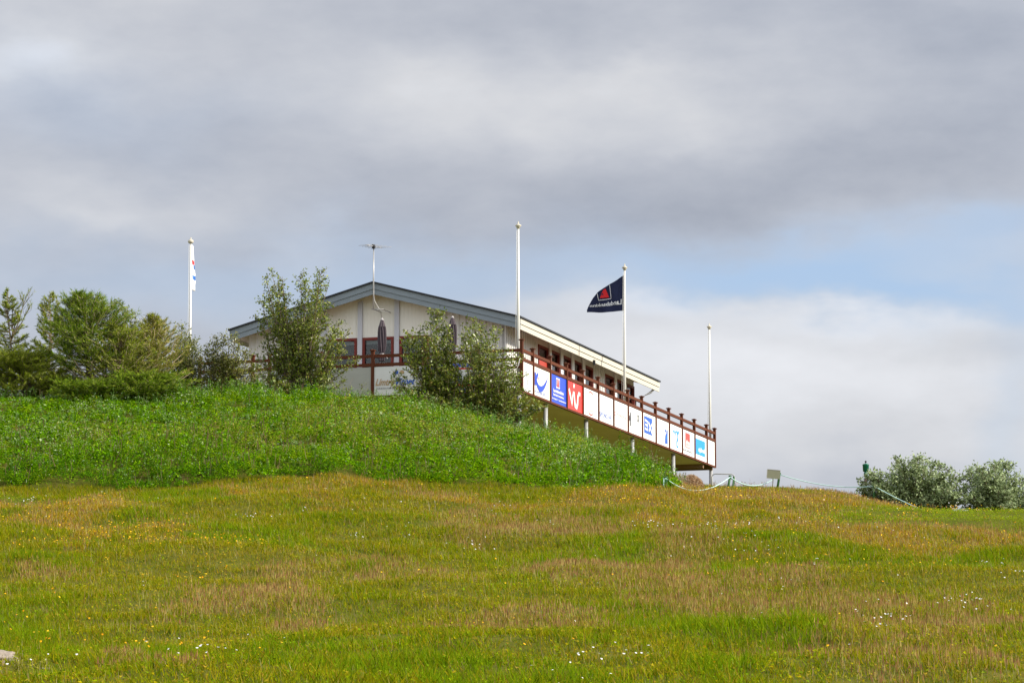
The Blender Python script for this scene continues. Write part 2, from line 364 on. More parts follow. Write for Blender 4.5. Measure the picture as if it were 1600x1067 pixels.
def ground():
    def axis(a, b, step, far):
        core = np.arange(a, b+1e-6, step); ext = []; d = step
        x = b
        while x < far: d *= 1.45; x += d; ext.append(x)
        lo = []; d = step; x = a
        while x > -far: d *= 1.45; x -= d; lo.append(x)
        return np.array(lo[::-1]+list(core)+ext)
    xs = axis(-24, 24, .3, 3500); ys = axis(18, 108, .3, 3500)
    X, Y = np.meshgrid(xs, ys); Z = H(X, Y); ny, nx = X.shape
    v = np.stack([X, Y, Z], -1).reshape(-1, 3)
    i = np.arange((ny-1)*(nx-1)); r = i//(nx-1); c = i % (nx-1); q = r*nx+c
    f = np.stack([q, q+1, q+nx+1, q+nx], 1)
    me = bpy.data.meshes.new('ground'); me.vertices.add(len(v)); me.vertices.foreach_set('co', v.reshape(-1).astype(np.float32))
    me.loops.add(f.size); me.loops.foreach_set('vertex_index', f.reshape(-1).astype(np.int32)); me.polygons.add(len(f))
    me.polygons.foreach_set('loop_start', np.arange(0, f.size, 4, dtype=np.int32)); me.polygons.foreach_set('loop_total', np.full(len(f), 4, np.int32))
    me.polygons.foreach_set('use_smooth', np.ones(len(f), bool)); me.update()
    m = bpy.data.materials.new('meadow_soil'); m.use_nodes = True; nt = m.node_tree; p = nt.nodes['Principled BSDF']; p.inputs['Roughness'].default_value = 1; p.inputs['Specular IOR Level'].default_value = .05
    tc = nt.nodes.new('ShaderNodeTexCoord'); n = nt.nodes.new('ShaderNodeTexNoise'); n.inputs['Scale'].default_value = 1.2; n.inputs['Detail'].default_value = 9; n.inputs['Roughness'].default_value = .7
    nt.links.new(tc.outputs['Object'], n.inputs['Vector']); cr = nt.nodes.new('ShaderNodeValToRGB'); nt.links.new(n.outputs['Fac'], cr.inputs[0])
    cr.color_ramp.elements[0].position = .3; cr.color_ramp.elements[0].color = (.05, .065, .006, 1); cr.color_ramp.elements[1].position = .7; cr.color_ramp.elements[1].color = (.13, .12, .018, 1)
    nt.links.new(cr.outputs[0], p.inputs['Base Color'])
    o = link('ground', me, None, [m]); tagtop(o, 'grassy hillside rising to the clubhouse', None, kind='structure'); 
    return o
ground()

def rand_ground(n, y0, y1, smax=.185, pad=2.0):
    """uniform over the ground in the wedge the lens covers, plus a margin"""
    out = []
    tot = 0
    while tot < n:
        Y = RNG.uniform(y0, y1, n*2); X = RNG.uniform(-1, 1, n*2)*(y1*smax+pad); k = np.abs(X) < Y*smax+pad
        out.append(np.stack([X[k], Y[k]], 1)); tot += k.sum()
    return np.concatenate(out)[:n]

def meadow():
    n = 1900000
    P = rand_ground(n, 25.5, 101.5, pad=4.5); X, Y = P.T; k = weed_mask(X, Y) < .5
    # nothing under the far side of the bank where it cannot be seen
    Z0 = H0(X, Y); ix, iy = pxy(X, Y, Z0); k &= ~((ix < 1040) & (Y > 84)); k &= ~((ix > 1440) & (Y > 93))
    X, Y, ix, iy = X[k], Y[k], ix[k], iy[k]; n = len(X); Z = H(X, Y)
    tan = patch(X, Y, P_TAN); grn = patch(X, Y, P_GREEN); org = patch(X, Y, P_ORANGE); mown = patch(X, Y, P_MOWN, .3, 0)
    fr = fbm(X, Y*.35, .7, 4, 45); fr2 = fbm(X, Y*.33, 1.9, 4, 46); tan = np.clip(tan*(.72+1.6*fr)+.5*np.clip(fr2-.12, 0, 1), 0, 1); grn = np.clip(grn*(.8-1.4*fr)+.9*np.clip(-fr2-.18, 0, 1), 0, 1); org = np.clip(org*(.8+1.5*fbm(X, Y*.35, .7, 3, 47)), 0, 1); tuss = fbm(X, Y, .45, 2, 41); big = fbm(X, Y*.4, 2.2, 4, 42); toe = np.clip(1-np.abs(Y-80.0)/1.1, 0, 1)*(ix < 1120)
    h = RNG.uniform(.03, .095, n)*(1+.9*tuss)*(1+.5*big)*(1+.7*grn)*(1+.3*tan); h *= (1-.75*mown)*(1+1.3*toe*RNG.random(n))
    w = RNG.uniform(.004, .009, n)*(1+.25*(Y > 60))
    col = palette(n, [(.18, .225, .001), (.23, .25, .002), (.30, .25, .003), (.30, .21, .02), (.085, .13, .002)], [3, 3, 2.5, 1.5, 2], .32)
    def blend(mask, cols, wts, amt):
        nonlocal col
        hit = RNG.random(n) < mask*amt; q = hit.sum(); col[hit] = palette(q, cols, wts, .25)
    blend(np.ones(n)*(.5+big), [(.15, .215, .006), (.19, .235, .007)], [1, 1], .35)
    blend(np.ones(n)*(.5-big), [(.32, .25, .02), (.28, .22, .012)], [1, 1], .35)
    blend(org, [(.39, .25, .012), (.43, .24, .02), (.31, .25, .008), (.44, .33, .11), (.35, .17, .03)], [3, 2, 2.2, 1, 1.2], .78)
    blend(tan, [(.33, .23, .045), (.29, .17, .05), (.26, .24, .012)], [2, 2, 2], .36)
    blend(grn, [(.15, .25, .003), (.19, .28, .004), (.09, .16, .003)], [2, 2, 1.3], .68)
    blend(mown, [(.17, .25, .008), (.21, .26, .01)], [1, 1], .9)
    # tall seed stalks in the tan patches
    stalk = RNG.random(n) < (.03+.16*tan+.03*org)*(1-mown); h[stalk] = RNG.uniform(.09, .19, stalk.sum())*(1-.3*(Y[stalk] < 40)); w[stalk] *= .7
    q = stalk.sum(); col[stalk] = palette(q, [(.40, .34, .15), (.33, .25, .12), (.34, .33, .08), (.30, .18, .09)], [2, 2, 3, 1.5], .25)
    ang = RNG.uniform(0, 2*np.pi, n); lean = RNG.uniform(.05, 1.3, n)*h; lean[stalk] *= .35
    a2 = RNG.uniform(0, 2*np.pi, n); wind = np.array([-.10, .02])
    tip = np.stack([X+np.cos(a2)*lean+wind[0]*h, Y+np.sin(a2)*lean+wind[1]*h, Z+h], 1)
    dx = np.cos(ang)*w; dy = np.sin(ang)*w
    V = np.stack([np.stack([X-dx, Y-dy, Z-.01], 1), np.stack([X+dx, Y+dy, Z-.01], 1), tip], 1)
    # seed heads: small slim rhombs turned into a triangle at the stalk tips
    s = stalk & (tan+org > .2); hs = tip[s]; m = len(hs); a = RNG.uniform(0, np.pi, m); ww = RNG.uniform(.005, .009, m)
    SV = np.stack([hs+np.stack([np.cos(a)*ww, np.sin(a)*ww, -.045*np.ones(m)], 1), hs-np.stack([np.cos(a)*ww, np.sin(a)*ww, .045*np.ones(m)], 1), hs+np.array([0, 0, .03])], 1)
    SCOL = palette(m, [(.33, .18, .07), (.26, .125, .055), (.40, .29, .09)], None, .25)
    q = RNG.integers(0, n, 260000); q = q[~stalk[q]]; m = len(q); bc = np.stack([X[q]+RNG.normal(0, .03, m), Y[q]+RNG.normal(0, .03, m), Z[q]+RNG.uniform(.02, .09, m)*(1+.5*tuss[q])], 1)
    bn = unit(np.stack([RNG.normal(.15, .5, m), RNG.normal(-.3, .5, m), np.ones(m)], 1)); bd = unit(np.cross(bn, RNG.normal(0, 1, (m, 3)))); bs = np.cross(bn, bd); bl = RNG.uniform(.012, .034, (m, 1))
    BV = np.stack([bc-bs*bl*.5, bc+bs*bl*.5, bc+bd*bl*1.3], 1); BC = np.clip(col[q]*RNG.uniform(.75, 1.35, (m, 1)), 0, 1)
    o = np_obj('meadow_grass', np.concatenate([V, SV, BV]), 3, np.concatenate([col, SCOL, BC]), M_grass)
    tagtop(o, 'olive, orange and tan meadow grass with seed heads covering the slope', 'grass', kind='stuff')
meadow()

def flowers():
    V = []; C = []
    def discs(X, Y, size, hgt, cols, tilt=.5, k=6):
        n = len(X); Z = H(X, Y)+hgt; c = np.stack([X, Y, Z], 1)
        nrm = unit(np.stack([RNG.normal(0, tilt, n)+.1, RNG.normal(0, tilt, n)-.35, np.ones(n)], 1))
        u = unit(np.cross(nrm, np.array([1.0, .2, 0]))); v = np.cross(nrm, u); r = RNG.uniform(.7, 1.2, n)[:, None]*size
        pts = [c+(u*math.cos(2*math.pi*j/k)+v*math.sin(2*math.pi*j/k))*r*(1 if j % 2 else .8) for j in range(k)]
        V.append(np.stack(pts, 1)); C.append(palette(n, cols, None, .1))
    P = rand_ground(110000, 27, 99); X, Y = P.T; ok = weed_mask(X, Y) < .5; X, Y = X[ok], Y[ok]
    Z0 = H0(X, Y); ix, iy = pxy(X, Y, Z0); ok = ~((ix < 1040) & (Y > 83)); X, Y, ix, iy = X[ok], Y[ok], ix[ok], iy[ok]
    dens = .0035 + .14*patch(X, Y, [(120, 815, 190, 34), (60, 850, 110, 20), (280, 860, 130, 26), (900, 778, 260, 10)]) + .05*patch(X, Y, [(150, 975, 190, 36), (1450, 830, 170, 36), (1150, 800, 260, 26), (1300, 880, 200, 30)])
    dens = dens*(.35+1.3*(fbm(X, Y, .9, 2, 51) > .05))
    s = RNG.random(len(X)) < dens
    discs(X[s], Y[s], .017, RNG.uniform(.09, .20, s.sum()), [(.80, .42, .01), (.82, .52, .02), (.75, .33, .01)])
    n = 26000; P = rand_ground(n, 78, 100); X2, Y2 = P.T; o2 = patch(X2, Y2, P_ORANGE) > .2; s = o2 & (RNG.random(n) < .035)
    discs(X2[s], Y2[s], .022, RNG.uniform(.08, .16, s.sum()), [(.80, .47, .02), (.7, .5, .3)])
    # white yarrow in small groups
    spots = [(1010, 833, 12), (1030, 835, 6), (745, 855, 12), (700, 842, 3), (770, 810, 6), (760, 800, 4), (1130, 835, 12), (1165, 835, 7), (1180, 868, 10), (1190, 865, 9), (1400, 950, 10), (1520, 945, 14), (1500, 940, 9),
             (1390, 1005, 14), (1360, 970, 6), (1320, 975, 4), (1575, 910, 8), (1555, 895, 5), (1350, 838, 7), (1420, 855, 5), (1110, 850, 10), (1070, 860, 6), (390, 815, 6), (410, 820, 4), (910, 1055, 8), (960, 1050, 6), (960, 1040, 4),
             (50, 783, 12), (40, 790, 8), (470, 812, 4), (590, 800, 4), (65, 1055, 5), (40, 1052, 3), (350, 1058, 8), (300, 1056, 4), (1280, 900, 6), (620, 830, 4), (1240, 832, 6), (1210, 920, 4), (860, 830, 4), (560, 838, 5), (1490, 800, 5)]
    xs = []; ys = []
    dd = np.linspace(26, 99, 700)
    for (px, py, k) in spots:
        Xc = (px-CX)/F*dd; Zc = H0(Xc, dd); _, iy = pxy(Xc, dd, Zc); j = int(np.argmin(np.abs(iy-py)))
        D = dd[j]; 
        for _ in range(k): xs.append((px-CX)/F*D+random.gauss(0, .22)); ys.append(D+random.gauss(0, .8))
    discs(np.array(xs), np.array(ys), .015, RNG.uniform(.14, .24, len(xs)), [(.82, .82, .80), (.75, .75, .78)], .3)
    P = rand_ground(120, 28, 98); X3, Y3 = P.T; ok = weed_mask(X3, Y3) < .5; X3, Y3 = X3[ok], Y3[ok]
    discs(X3, Y3, .013, RNG.uniform(.12, .2, len(X3)), [(.75, .75, .72)], .4)
    o = np_obj('wildflowers', np.concatenate(V), 6, np.concatenate(C), M_petal)
    tagtop(o, 'scattered yellow hawkbit and white yarrow heads across the meadow', 'wildflowers', kind='stuff')
flowers()

def weeds():
    n = 7200; P = []
    while len(P) < n:
        Y = RNG.uniform(79.6, 93.6, n); X = RNG.uniform(-19.5, 7.5, n); k = weed_mask(X, Y) > .5
        P += list(np.stack([X[k], Y[k]], 1))
    P = np.array(P[:n]); X, Y = P.T; Z = H(X, Y)
    clump = fbm(X, Y, 1.5, 3, 61); spire = RNG.random(n) < .10
    ix, iy = pxy(X, Y, Z)
    hh = (.34+.62*clump+.22*fbm(X, Y, .55, 2, 66)+RNG.uniform(-.10, .14, n)); hh *= np.clip(.5+(Y-80)/2.0, .5, 1); hh *= np.clip((1075-ix)/60, .45, 1)
    rr = RNG.uniform(.12, .24, n); hh = np.where(spire, hh*1.55+.05, hh); rr = np.where(spire, rr*.5, rr); gap = (fbm(X, Y, .75, 2, 71) > .24); hh = np.where(gap, hh*.25, np.maximum(hh, .1)); hh = hh*np.where(Y > 87.5, .62, 1); kindr = RNG.random(n); patchy = fbm(X, Y, 1.2, 3, 77); big_ = kindr < .13+.4*np.clip(patchy, 0, 1); grs = (kindr > .86-.3*np.clip(-patchy, 0, 1)) & ~big_
    per = 84; N = n*per; idx = np.repeat(np.arange(n), per)
    u = RNG.uniform(0, 1, N); th = RNG.uniform(0, 2*np.pi, N); phi = np.arccos(1-u*.95)     # shell of a dome
    q = RNG.uniform(.72, 1.06, N)
    dx = np.sin(phi)*np.cos(th); dy = np.sin(phi)*np.sin(th); dz = np.cos(phi)
    c = np.stack([X[idx]+dx*rr[idx]*q, Y[idx]+dy*rr[idx]*q, Z[idx]+hh[idx]*(.12+.88*dz*q)], 1)
    nrm = unit(np.stack([dx, dy, dz*.8+.25], 1)+RNG.normal(0, .38, (N, 3)))
    d = unit(np.stack([dx, dy, dz*.3+.2], 1)+RNG.normal(0, .6, (N, 3))); d = unit(d - nrm*np.sum(d*nrm, 1, keepdims=True))
    L = RNG.uniform(.028, .062, N); W = L*RNG.uniform(.4, .65, N); L = np.where(big_[idx], L*1.9, np.where(grs[idx], L*2.1, L)); W = np.where(big_[idx], W*1.9, np.where(grs[idx], W*.45, W)); L[big_[idx] & (RNG.random(N) < .5)] *= .01
    kindp = fbm(X, Y, 1.6, 2, 63)[idx]
    col = palette(N, [(.125, .27, .002), (.175, .345, .003), (.075, .18, .002), (.25, .40, .010), (.04, .10, .002)], [3, 3, 2.5, 1.8, 2.0], .3)
    col[grs[idx]] *= np.array([1.5, 1.12, 1.5]); col[big_[idx]] *= np.array([.85, .95, 1.3])
    yel = RNG.random(N) < np.clip(.5*patch(X, Y, [(640, 680, 260, 30), (1000, 715, 110, 20), (300, 690, 220, 16), (820, 690, 120, 16)], .6)[idx], 0, .45); col[yel] = palette(yel.sum(), [(.24, .29, .02), (.30, .30, .05), (.28, .22, .07)], [3, 2, 1], .2)
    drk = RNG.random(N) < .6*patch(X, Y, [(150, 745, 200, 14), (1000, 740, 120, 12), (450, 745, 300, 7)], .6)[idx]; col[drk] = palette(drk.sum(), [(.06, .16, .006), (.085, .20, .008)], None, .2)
    pale = RNG.random(N) < np.clip(.05+.28*(kindp-.05), .02, .35)*np.clip((Y[idx]-82)/5, .15, 1); col[pale] = palette(pale.sum(), [(.42, .56, .18), (.55, .64, .36)], None, .2)
    V = leafquads(c, d, nrm, L, W)
    # stems with umbels, and dry stalks
    m = 5200; j = RNG.integers(0, n, m); sx = X[j]+RNG.normal(0, .12, m); sy = Y[j]+RNG.normal(0, .12, m); sz = Z[j]+hh[j]*.6
    hgt = RNG.uniform(.12, .36, m); lean = RNG.normal(0, .06, (m, 2)); w = .006
    tip = np.stack([sx+lean[:, 0], sy+lean[:, 1], sz+hgt], 1)
    ST = np.stack([np.stack([sx-w, sy, sz], 1), np.stack([sx+w, sy, sz], 1), tip+np.array([w*.7, 0, 0]), tip-np.array([w*.7, 0, 0])], 1)
    dry = RNG.random(m) < .45*np.clip((88-sy)/4, .2, 1); sc = palette(m, [(.10, .20, .03)], None, .2); sc[dry] = palette(dry.sum(), [(.30, .24, .12), (.20, .15, .08), (.24, .13, .09)], None, .2)
    k = 7; t0 = tip[~dry & (RNG.random(m) < .8)]; um = np.repeat(t0, k, 0)+RNG.normal(0, .028, (len(t0)*k, 3))*np.array([1, 1, .6]); q = len(um)
    UN = unit(np.stack([RNG.normal(.3, .5, q), RNG.normal(-.3, .5, q), np.ones(q)], 1)); UD = unit(np.cross(UN, RNG.normal(0, 1, (q, 3))))
    UV = leafquads(um, UD, UN, RNG.uniform(.02, .045, q), RNG.uniform(.012, .025, q)); UC = palette(q, [(.25, .38, .12), (.40, .48, .28), (.14, .30, .05)], [2, 1, 2], .2)
    o = np_obj('weed_cover', np.concatenate([V, ST, UV]), 4, np.concatenate([col, sc, UC]), M_weed)
    tagtop(o, 'dense bright green leafy weeds covering the bank below the clubhouse', 'weeds', kind='stuff')
weeds()

# ---------------------------------------------------------------- clubhouse
EF, SF, LF, LS = -.8994, 2.7301, 9.3846, 16.2994
ZFT, ZAP = 14.4126, 15.6765
FH = .36                                     # fascia height
EW0, EW1 = EF-.62, EF-LF+.40                 # wall corners (right, left)
SW = SF+.6                                   # front wall plane
EM = EF-LF/2
SBACK = SF+LS
SLP = (ZAP-ZFT)/(LF/2)
def roofz(e): return ZAP - SLP*abs(e-EM)
ZF = ZB+.12                                  # deck floor top
base = B(EM, SW, 9.6)
club = thing('clubhouse', 'low white timber clubhouse with a shallow gable roof on top of the green bank', 'clubhouse', (base[0], base[1], ZF), rotz=-ALPHA)
def clubhouse():
    T = lambda e, s, z: B(e, s, z)
    ea = solve_e(510, SW); eb = solve_e(673, SW)
    wins = [(solve_e(510.5, SW), solve_e(557.5, SW)), (solve_e(566, SW), solve_e(615, SW)), (solve_e(624, SW), solve_e(671, SW))]
    zwt = z_at(585, 528, B(wins[1][0], SW, 0)[1]); zwb = ZF+.25
    # front wall: smooth boards in the middle, board and batten at both ends
    wl = MB(); th = .14
    def strip(e0, e1, z0, mi, z1=None):
        f = lambda e: (roofz(e)-FH*.55) if z1 is None else z1
        if e0 < EM < e1: strip(e0, EM, z0, mi, z1); strip(EM, e1, z0, mi, z1); return
        wl.hexa([T(e0, SW, z0), T(e1, SW, z0), T(e1, SW+th, z0), T(e0, SW+th, z0)], [T(e0, SW, f(e0)), T(e1, SW, f(e1)), T(e1, SW+th, f(e1)), T(e0, SW+th, f(e0))], mi)
    strip(EW1, wins[0][0], ZF, 0); strip(wins[2][1], EW0, ZF, 0)
    for i, (a, b) in enumerate(wins):
        strip(a, b, zwt, 1); strip(a, b, ZF, 1, zwb)
        if i < 2: strip(b, wins[i+1][0], ZF, 1)
    # battens
    for (a, b) in ((EW1+.02, wins[0][0]-.25), (wins[2][1]+.25, EW0)):
        e = a
        while e < b:
            wl.hexa([T(e, SW-.03, ZF), T(e+.05, SW-.03, ZF), T(e+.05, SW-.002, ZF), T(e, SW-.002, ZF)], [T(e, SW-.03, roofz(e)-FH*.6), T(e+.05, SW-.03, roofz(e)-FH*.6), T(e+.05, SW-.002, roofz(e)-FH*.6), T(e, SW-.002, roofz(e)-FH*.6)], 0)
            e += .215
    # thin grooves between the smooth boards: slim raised beads
    e = wins[0][0]+.1
    while e < wins[2][1]-.05:
        wl.hexa([T(e, SW-.006, zwt+.02), T(e+.012, SW-.006, zwt+.02), T(e+.012, SW-.001, zwt+.02), T(e, SW-.001, zwt+.02)], [T(e, SW-.006, roofz(e)-FH*.7), T(e+.012, SW-.006, roofz(e)-FH*.7), T(e+.012, SW-.001, roofz(e)-FH*.7), T(e, SW-.001, roofz(e)-FH*.7)], 1)
        e += .12
    wl.build('wall', [M_siding, M_gable], club, 'front gable wall, smooth cream boards between battened ends')
    # pilasters
    for (x0, x1) in ((501, 509.5), (558.3, 565.2), (615.8, 623), (672.5, 681)):
        m = MB(); a, b = solve_e(x0, SW-.06), solve_e(x1, SW-.06)
        m.hexa([T(a, SW-.07, ZF), T(b, SW-.07, ZF), T(b, SW-.004, ZF), T(a, SW-.004, ZF)], [T(a, SW-.07, roofz(a)-FH*.9), T(b, SW-.07, roofz(b)-FH*.9), T(b, SW-.004, roofz(b)-FH*.9), T(a, SW-.004, roofz(a)-FH*.9)])
        m.build('pilaster', M_pilaster, club)
    # side wall (right) with window groups
    def sw(x): return solve_s(x, EW0)
    g1 = [(840.5, 856.5), (858.8, 874), (877, 891.5), (894.5, 908.5), (911.5, 926)]; g2 = [(945, 958.7), (961.2, 974), (976.6, 990.5)]
    zst = z_at(840, 541, B(EW0, sw(840), 0)[1]); zst2 = z_at(926, 572, B(EW0, sw(926), 0)[1]); zst = (zst+zst2)/2
    zsb = ZF+.95
    m = MB(); cur = SW; openings = [(sw(a), sw(b)) for a, b in g1+g2]; send = SBACK-1.2
    zt = ZFT-FH*.2
    for (a, b) in openings:
        m.box(T, EW0-th, EW0, cur, a, ZF, zt); m.box(T, EW0-th, EW0, a, b, zst, zt); m.box(T, EW0-th, EW0, a, b, ZF, zsb if (a, b) != openings[0] else ZF+.1); cur = b
    m.box(T, EW0-th, EW0, cur, send, ZF, zt)
    for (a, b) in ((SW+.02, openings[0][0]-.06), (openings[4][1]+.06, openings[5][0]-.06), (openings[7][1]+.06, send)):
        s = a
        while s < b: m.box(T, EW0+.002, EW0+.03, s, s+.05, ZF, zt); s += .215
    m.build('wall', M_siding, club, 'long right wall, battened siding between window groups')
    m = MB(); m.box(T, EW1, EW1+th, SW+th, send, ZF, zt); m.build('wall', M_siding, club)
    m = MB(); m.hexa([T(EW1+th, send-th, ZF), T(EW0-th, send-th, ZF), T(EW0-th, send, ZF), T(EW1+th, send, ZF)], [T(EW1+th, send-th, zt), T(EW0-th, send-th, zt), T(EW0-th, send, zt), T(EW1+th, send, zt)])
    m.add([T(EW1+th, send-.01, zt), T(EW0-th, send-.01, zt), T(EM, send-.01, ZAP-FH*.6)], [(0, 1, 2)]); m.build('wall', M_siding, club)
    # front windows
    for (a, b) in wins:
        m = MB(); w = .08
        y0, y1 = SW-.035, SW+.10
        m.box(T, a, a+w, y0, y1, zwb, zwt); m.box(T, b-w, b, y0, y1, zwb, zwt); m.box(T, a+w, b-w, y0, y1, zwt-w, zwt); m.box(T, a+w, b-w, y0, y1, zwb, zwb+w)
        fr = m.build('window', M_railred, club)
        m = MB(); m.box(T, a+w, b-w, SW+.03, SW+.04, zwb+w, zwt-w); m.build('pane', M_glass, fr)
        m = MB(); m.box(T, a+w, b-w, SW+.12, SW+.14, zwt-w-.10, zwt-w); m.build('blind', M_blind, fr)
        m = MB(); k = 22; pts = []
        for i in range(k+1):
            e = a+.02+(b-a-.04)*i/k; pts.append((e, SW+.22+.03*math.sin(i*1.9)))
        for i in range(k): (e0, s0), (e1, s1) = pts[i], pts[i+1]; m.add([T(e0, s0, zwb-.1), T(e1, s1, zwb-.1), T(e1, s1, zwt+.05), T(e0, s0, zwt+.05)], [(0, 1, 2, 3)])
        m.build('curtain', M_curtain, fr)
    # side windows
    for i, (a, b) in enumerate(openings):
        m = MB(); w = .075; x0, x1 = EW0-.10, EW0+.03; door = i == 0; z0 = ZF+.1 if door else zsb
        m.box(T, x0, x1, a, a+w, z0, zst); m.box(T, x0, x1, b-w, b, z0, zst); m.box(T, x0, x1, a+w, b-w, zst-w, zst); m.box(T, x0, x1, a+w, b-w, z0, z0+w)
        zm = z0+(zst-z0)*.30
        if not door: m.box(T, x0+.01, x1-.01, a+w, b-w, zm, zm+.11)
        fr = m.build('door_frame' if door else 'window', M_railred, club)
        if door:
            m = MB(); m.box(T, EW0-.05, EW0-.02, a+w, b-w, z0+w, zst-.34); m.build('door_leaf', M_doorred, fr, 'bright red door panel')
            m = MB(); m.box(T, EW0-.04, EW0-.03, a+w, b-w, zst-.335, zst-w); m.build('pane', M_glass, fr)
        else:
            m = MB(); m.box(T, EW0-.05, EW0-.04, a+w, b-w, z0+w, zst-w); m.build('pane', M_glass, fr)
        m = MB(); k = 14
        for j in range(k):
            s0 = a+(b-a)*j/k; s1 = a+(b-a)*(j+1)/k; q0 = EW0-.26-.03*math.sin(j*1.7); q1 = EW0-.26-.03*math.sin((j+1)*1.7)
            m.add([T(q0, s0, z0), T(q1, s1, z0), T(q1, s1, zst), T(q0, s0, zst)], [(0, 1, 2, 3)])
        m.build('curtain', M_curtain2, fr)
    allx = g1+g2
    for (i, j) in ((0, 1), (1, 2), (2, 3), (3, 4), (5, 6), (6, 7)):       # white posts between the side windows
        s0, s1 = openings[i][1], openings[j][0]; m = MB(); m.box(T, EW0+.003, EW0+.07, s0-.02, s1+.02, ZF, zt); m.build('pilaster', M_white, club)
    # roof
    m = MB(); t0 = .03
    for sgn in (1, -1):
        ee = EF if sgn > 0 else EF-LF; eo = ee+sgn*.04; zo = ZFT-SLP*.04
        m.hexa([T(EM, SF-.05, ZAP-.02), T(eo, SF-.05, zo-.02), T(eo, SBACK, zo-.02), T(EM, SBACK, ZAP-.02)][::(1 if sgn > 0 else -1)], [T(EM, SF-.05, ZAP+t0), T(eo, SF-.05, zo+t0), T(eo, SBACK, zo+t0), T(EM, SBACK, ZAP+t0)][::(1 if sgn > 0 else -1)], 0)
        # sloped soffit
        hi = [T(EM, SF+.05, ZAP-.16), T(ee-sgn*.05, SF+.05, ZFT-.16), T(ee-sgn*.05, SBACK-.02, ZFT-.16), T(EM, SBACK-.02, ZAP-.16)]
        lo = [p-np.array([0, 0, .06]) for p in hi]; m.hexa(lo[::sgn], hi[::sgn], 1)
    roof = m.build('roof', [M_roof, M_soffit], club)
    # fascias: two boards each
    for sgn in (1, -1):
        ee = EF if sgn > 0 else EF-LF
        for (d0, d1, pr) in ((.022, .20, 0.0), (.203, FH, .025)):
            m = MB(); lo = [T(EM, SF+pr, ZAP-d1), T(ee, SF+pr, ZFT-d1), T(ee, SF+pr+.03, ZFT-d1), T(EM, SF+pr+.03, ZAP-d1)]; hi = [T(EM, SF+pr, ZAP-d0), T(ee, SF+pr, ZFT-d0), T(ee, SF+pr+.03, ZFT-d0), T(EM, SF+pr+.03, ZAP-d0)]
            m.hexa(lo[::sgn], hi[::sgn]); m.build('fascia_board', M_fasciashade, roof, 'gable board coloured grey-blue to stand for shade')
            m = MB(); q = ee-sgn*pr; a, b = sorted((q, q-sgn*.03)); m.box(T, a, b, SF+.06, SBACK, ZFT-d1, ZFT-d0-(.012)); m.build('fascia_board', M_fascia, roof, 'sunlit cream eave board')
    m = MB(); j = solve_s(905, EF); m.box(T, EF+.001, EF+.006, j, j+.03, ZFT-FH, ZFT-.03); m.build('board_joint', M_dark, roof)
    m = MB(); j = solve_s(927.6, EF); m.box(T, EF-.02, EF+.05, j, j+.06, ZFT-FH-.10, ZFT-FH+.06); m.build('gutter_clip', M_dark, roof)
    # downpipe with elbow at the far end
    m = MB(); s1 = send+.06; m.tube([T(EF-.10, SBACK-.5, ZFT-FH+.02), T(EF-.16, SBACK-.62, ZFT-FH-.08), T(EW0+.06, s1, ZFT-FH-.42), T(EW0+.06, s1, ZF)], .04, 8); m.build('downpipe', M_steel, club)
clubhouse()

# ---------------------------------------------------------------- terrace deck

SPOST = [1.098+1.742*i for i in range(13)]; SEND = solve_s(1116.6, 0); SPOST.append(SEND)
EL = solve_e(309, 0)
def deck():
    T = lambda e, s, z: B(e, s, z); c = B(0, 0, ZF)
    d = thing('terrace_deck', 'raised timber terrace wrapping the clubhouse, tan underside on round grey columns', 'deck', (c[0], c[1], ZF), rotz=-ALPHA)
    m = MB(); ei = EW0+.01
    m.box(T, EL, -.06, .06, SW-.01, ZF-.06, ZF); m.box(T, ei, -.06, SW-.01, SEND-.06, ZF-.06, ZF); m.box(T, EL, ei, SBACK-1.2, SEND-.06, ZF-.06, ZF); m.build('floor', M_floor, d)
    m = MB(); cut = SEND-1.5; m.box(T, EL, -.06, .06, cut, ZB-.02, ZB+.02); m.build('underside', M_soffit, d, 'smooth tan boarded underside')
    m = MB(); m.box(T, EL, -.06, cut+.002, cut+.14, ZB-.16, ZF-.07); m.box(T, EL, -.06, SEND-.16, SEND-.06, ZB-.10, ZF-.07)
    e = EL
    while e < -.1: m.box(T, e, e+.06, cut+.14, SEND-.17, ZB-.05, ZF-.062); e += .6
    m.build('joists', M_joist, d)
    for i, x in enumerate([811.5, 852.3, 915.3, 987.5, 1051.5, 1110.5]):
        ee = -.16 if i else -.12; s = solve_s(x, ee) if i else .12; m = MB(); p = B(ee, s, 0); g = float(H(p[0], p[1]))
        m.tube([B(ee, s, g-.3), B(ee, s, ZB-.021)], .068, 14); m.build('column', M_steel, d)
    for i in range(1, 5):
        s = 1.5; ee = -i*2.3; p = B(ee, s, 0); m = MB(); g = float(H(p[0], p[1])); m.tube([B(ee, s, g-.3), B(ee, s, ZB-.021)], .068, 12); m.build('column', M_steel, d)
    for sx in (6, 12, 18, 21.5):
        for ee in (-3.0, -6.5, -9.6):
            p = B(ee, sx, 0); m = MB(); g = float(H(p[0], p[1])); m.tube([B(ee, sx, g-.3), B(ee, sx, ZB-.021)], .068, 8); m.build('column', M_steel, d)
deck()
RT0, RT1 = 12.97, 13.06      # upper rail
RL0, RL1 = 12.71, 12.80      # lower rail
PB, PT = 11.845, 12.69       # sign boards
def railpost(m, T, a, c, ztop, zbot):
    m.box(T, a-.045, a+.045, c-.045, c+.045, zbot, ztop-.04); m.box(T, a-.075, a+.075, c-.075, c+.075, ztop-.04, ztop-.01)
    m.add([T(a-.06, c-.06, ztop-.01), T(a+.06, c-.06, ztop-.01), T(a+.06, c+.06, ztop-.01), T(a-.06, c+.06, ztop-.01), T(a, c, ztop+.02)], [(0, 1, 4), (1, 2, 4), (2, 3, 4), (3, 0, 4)])
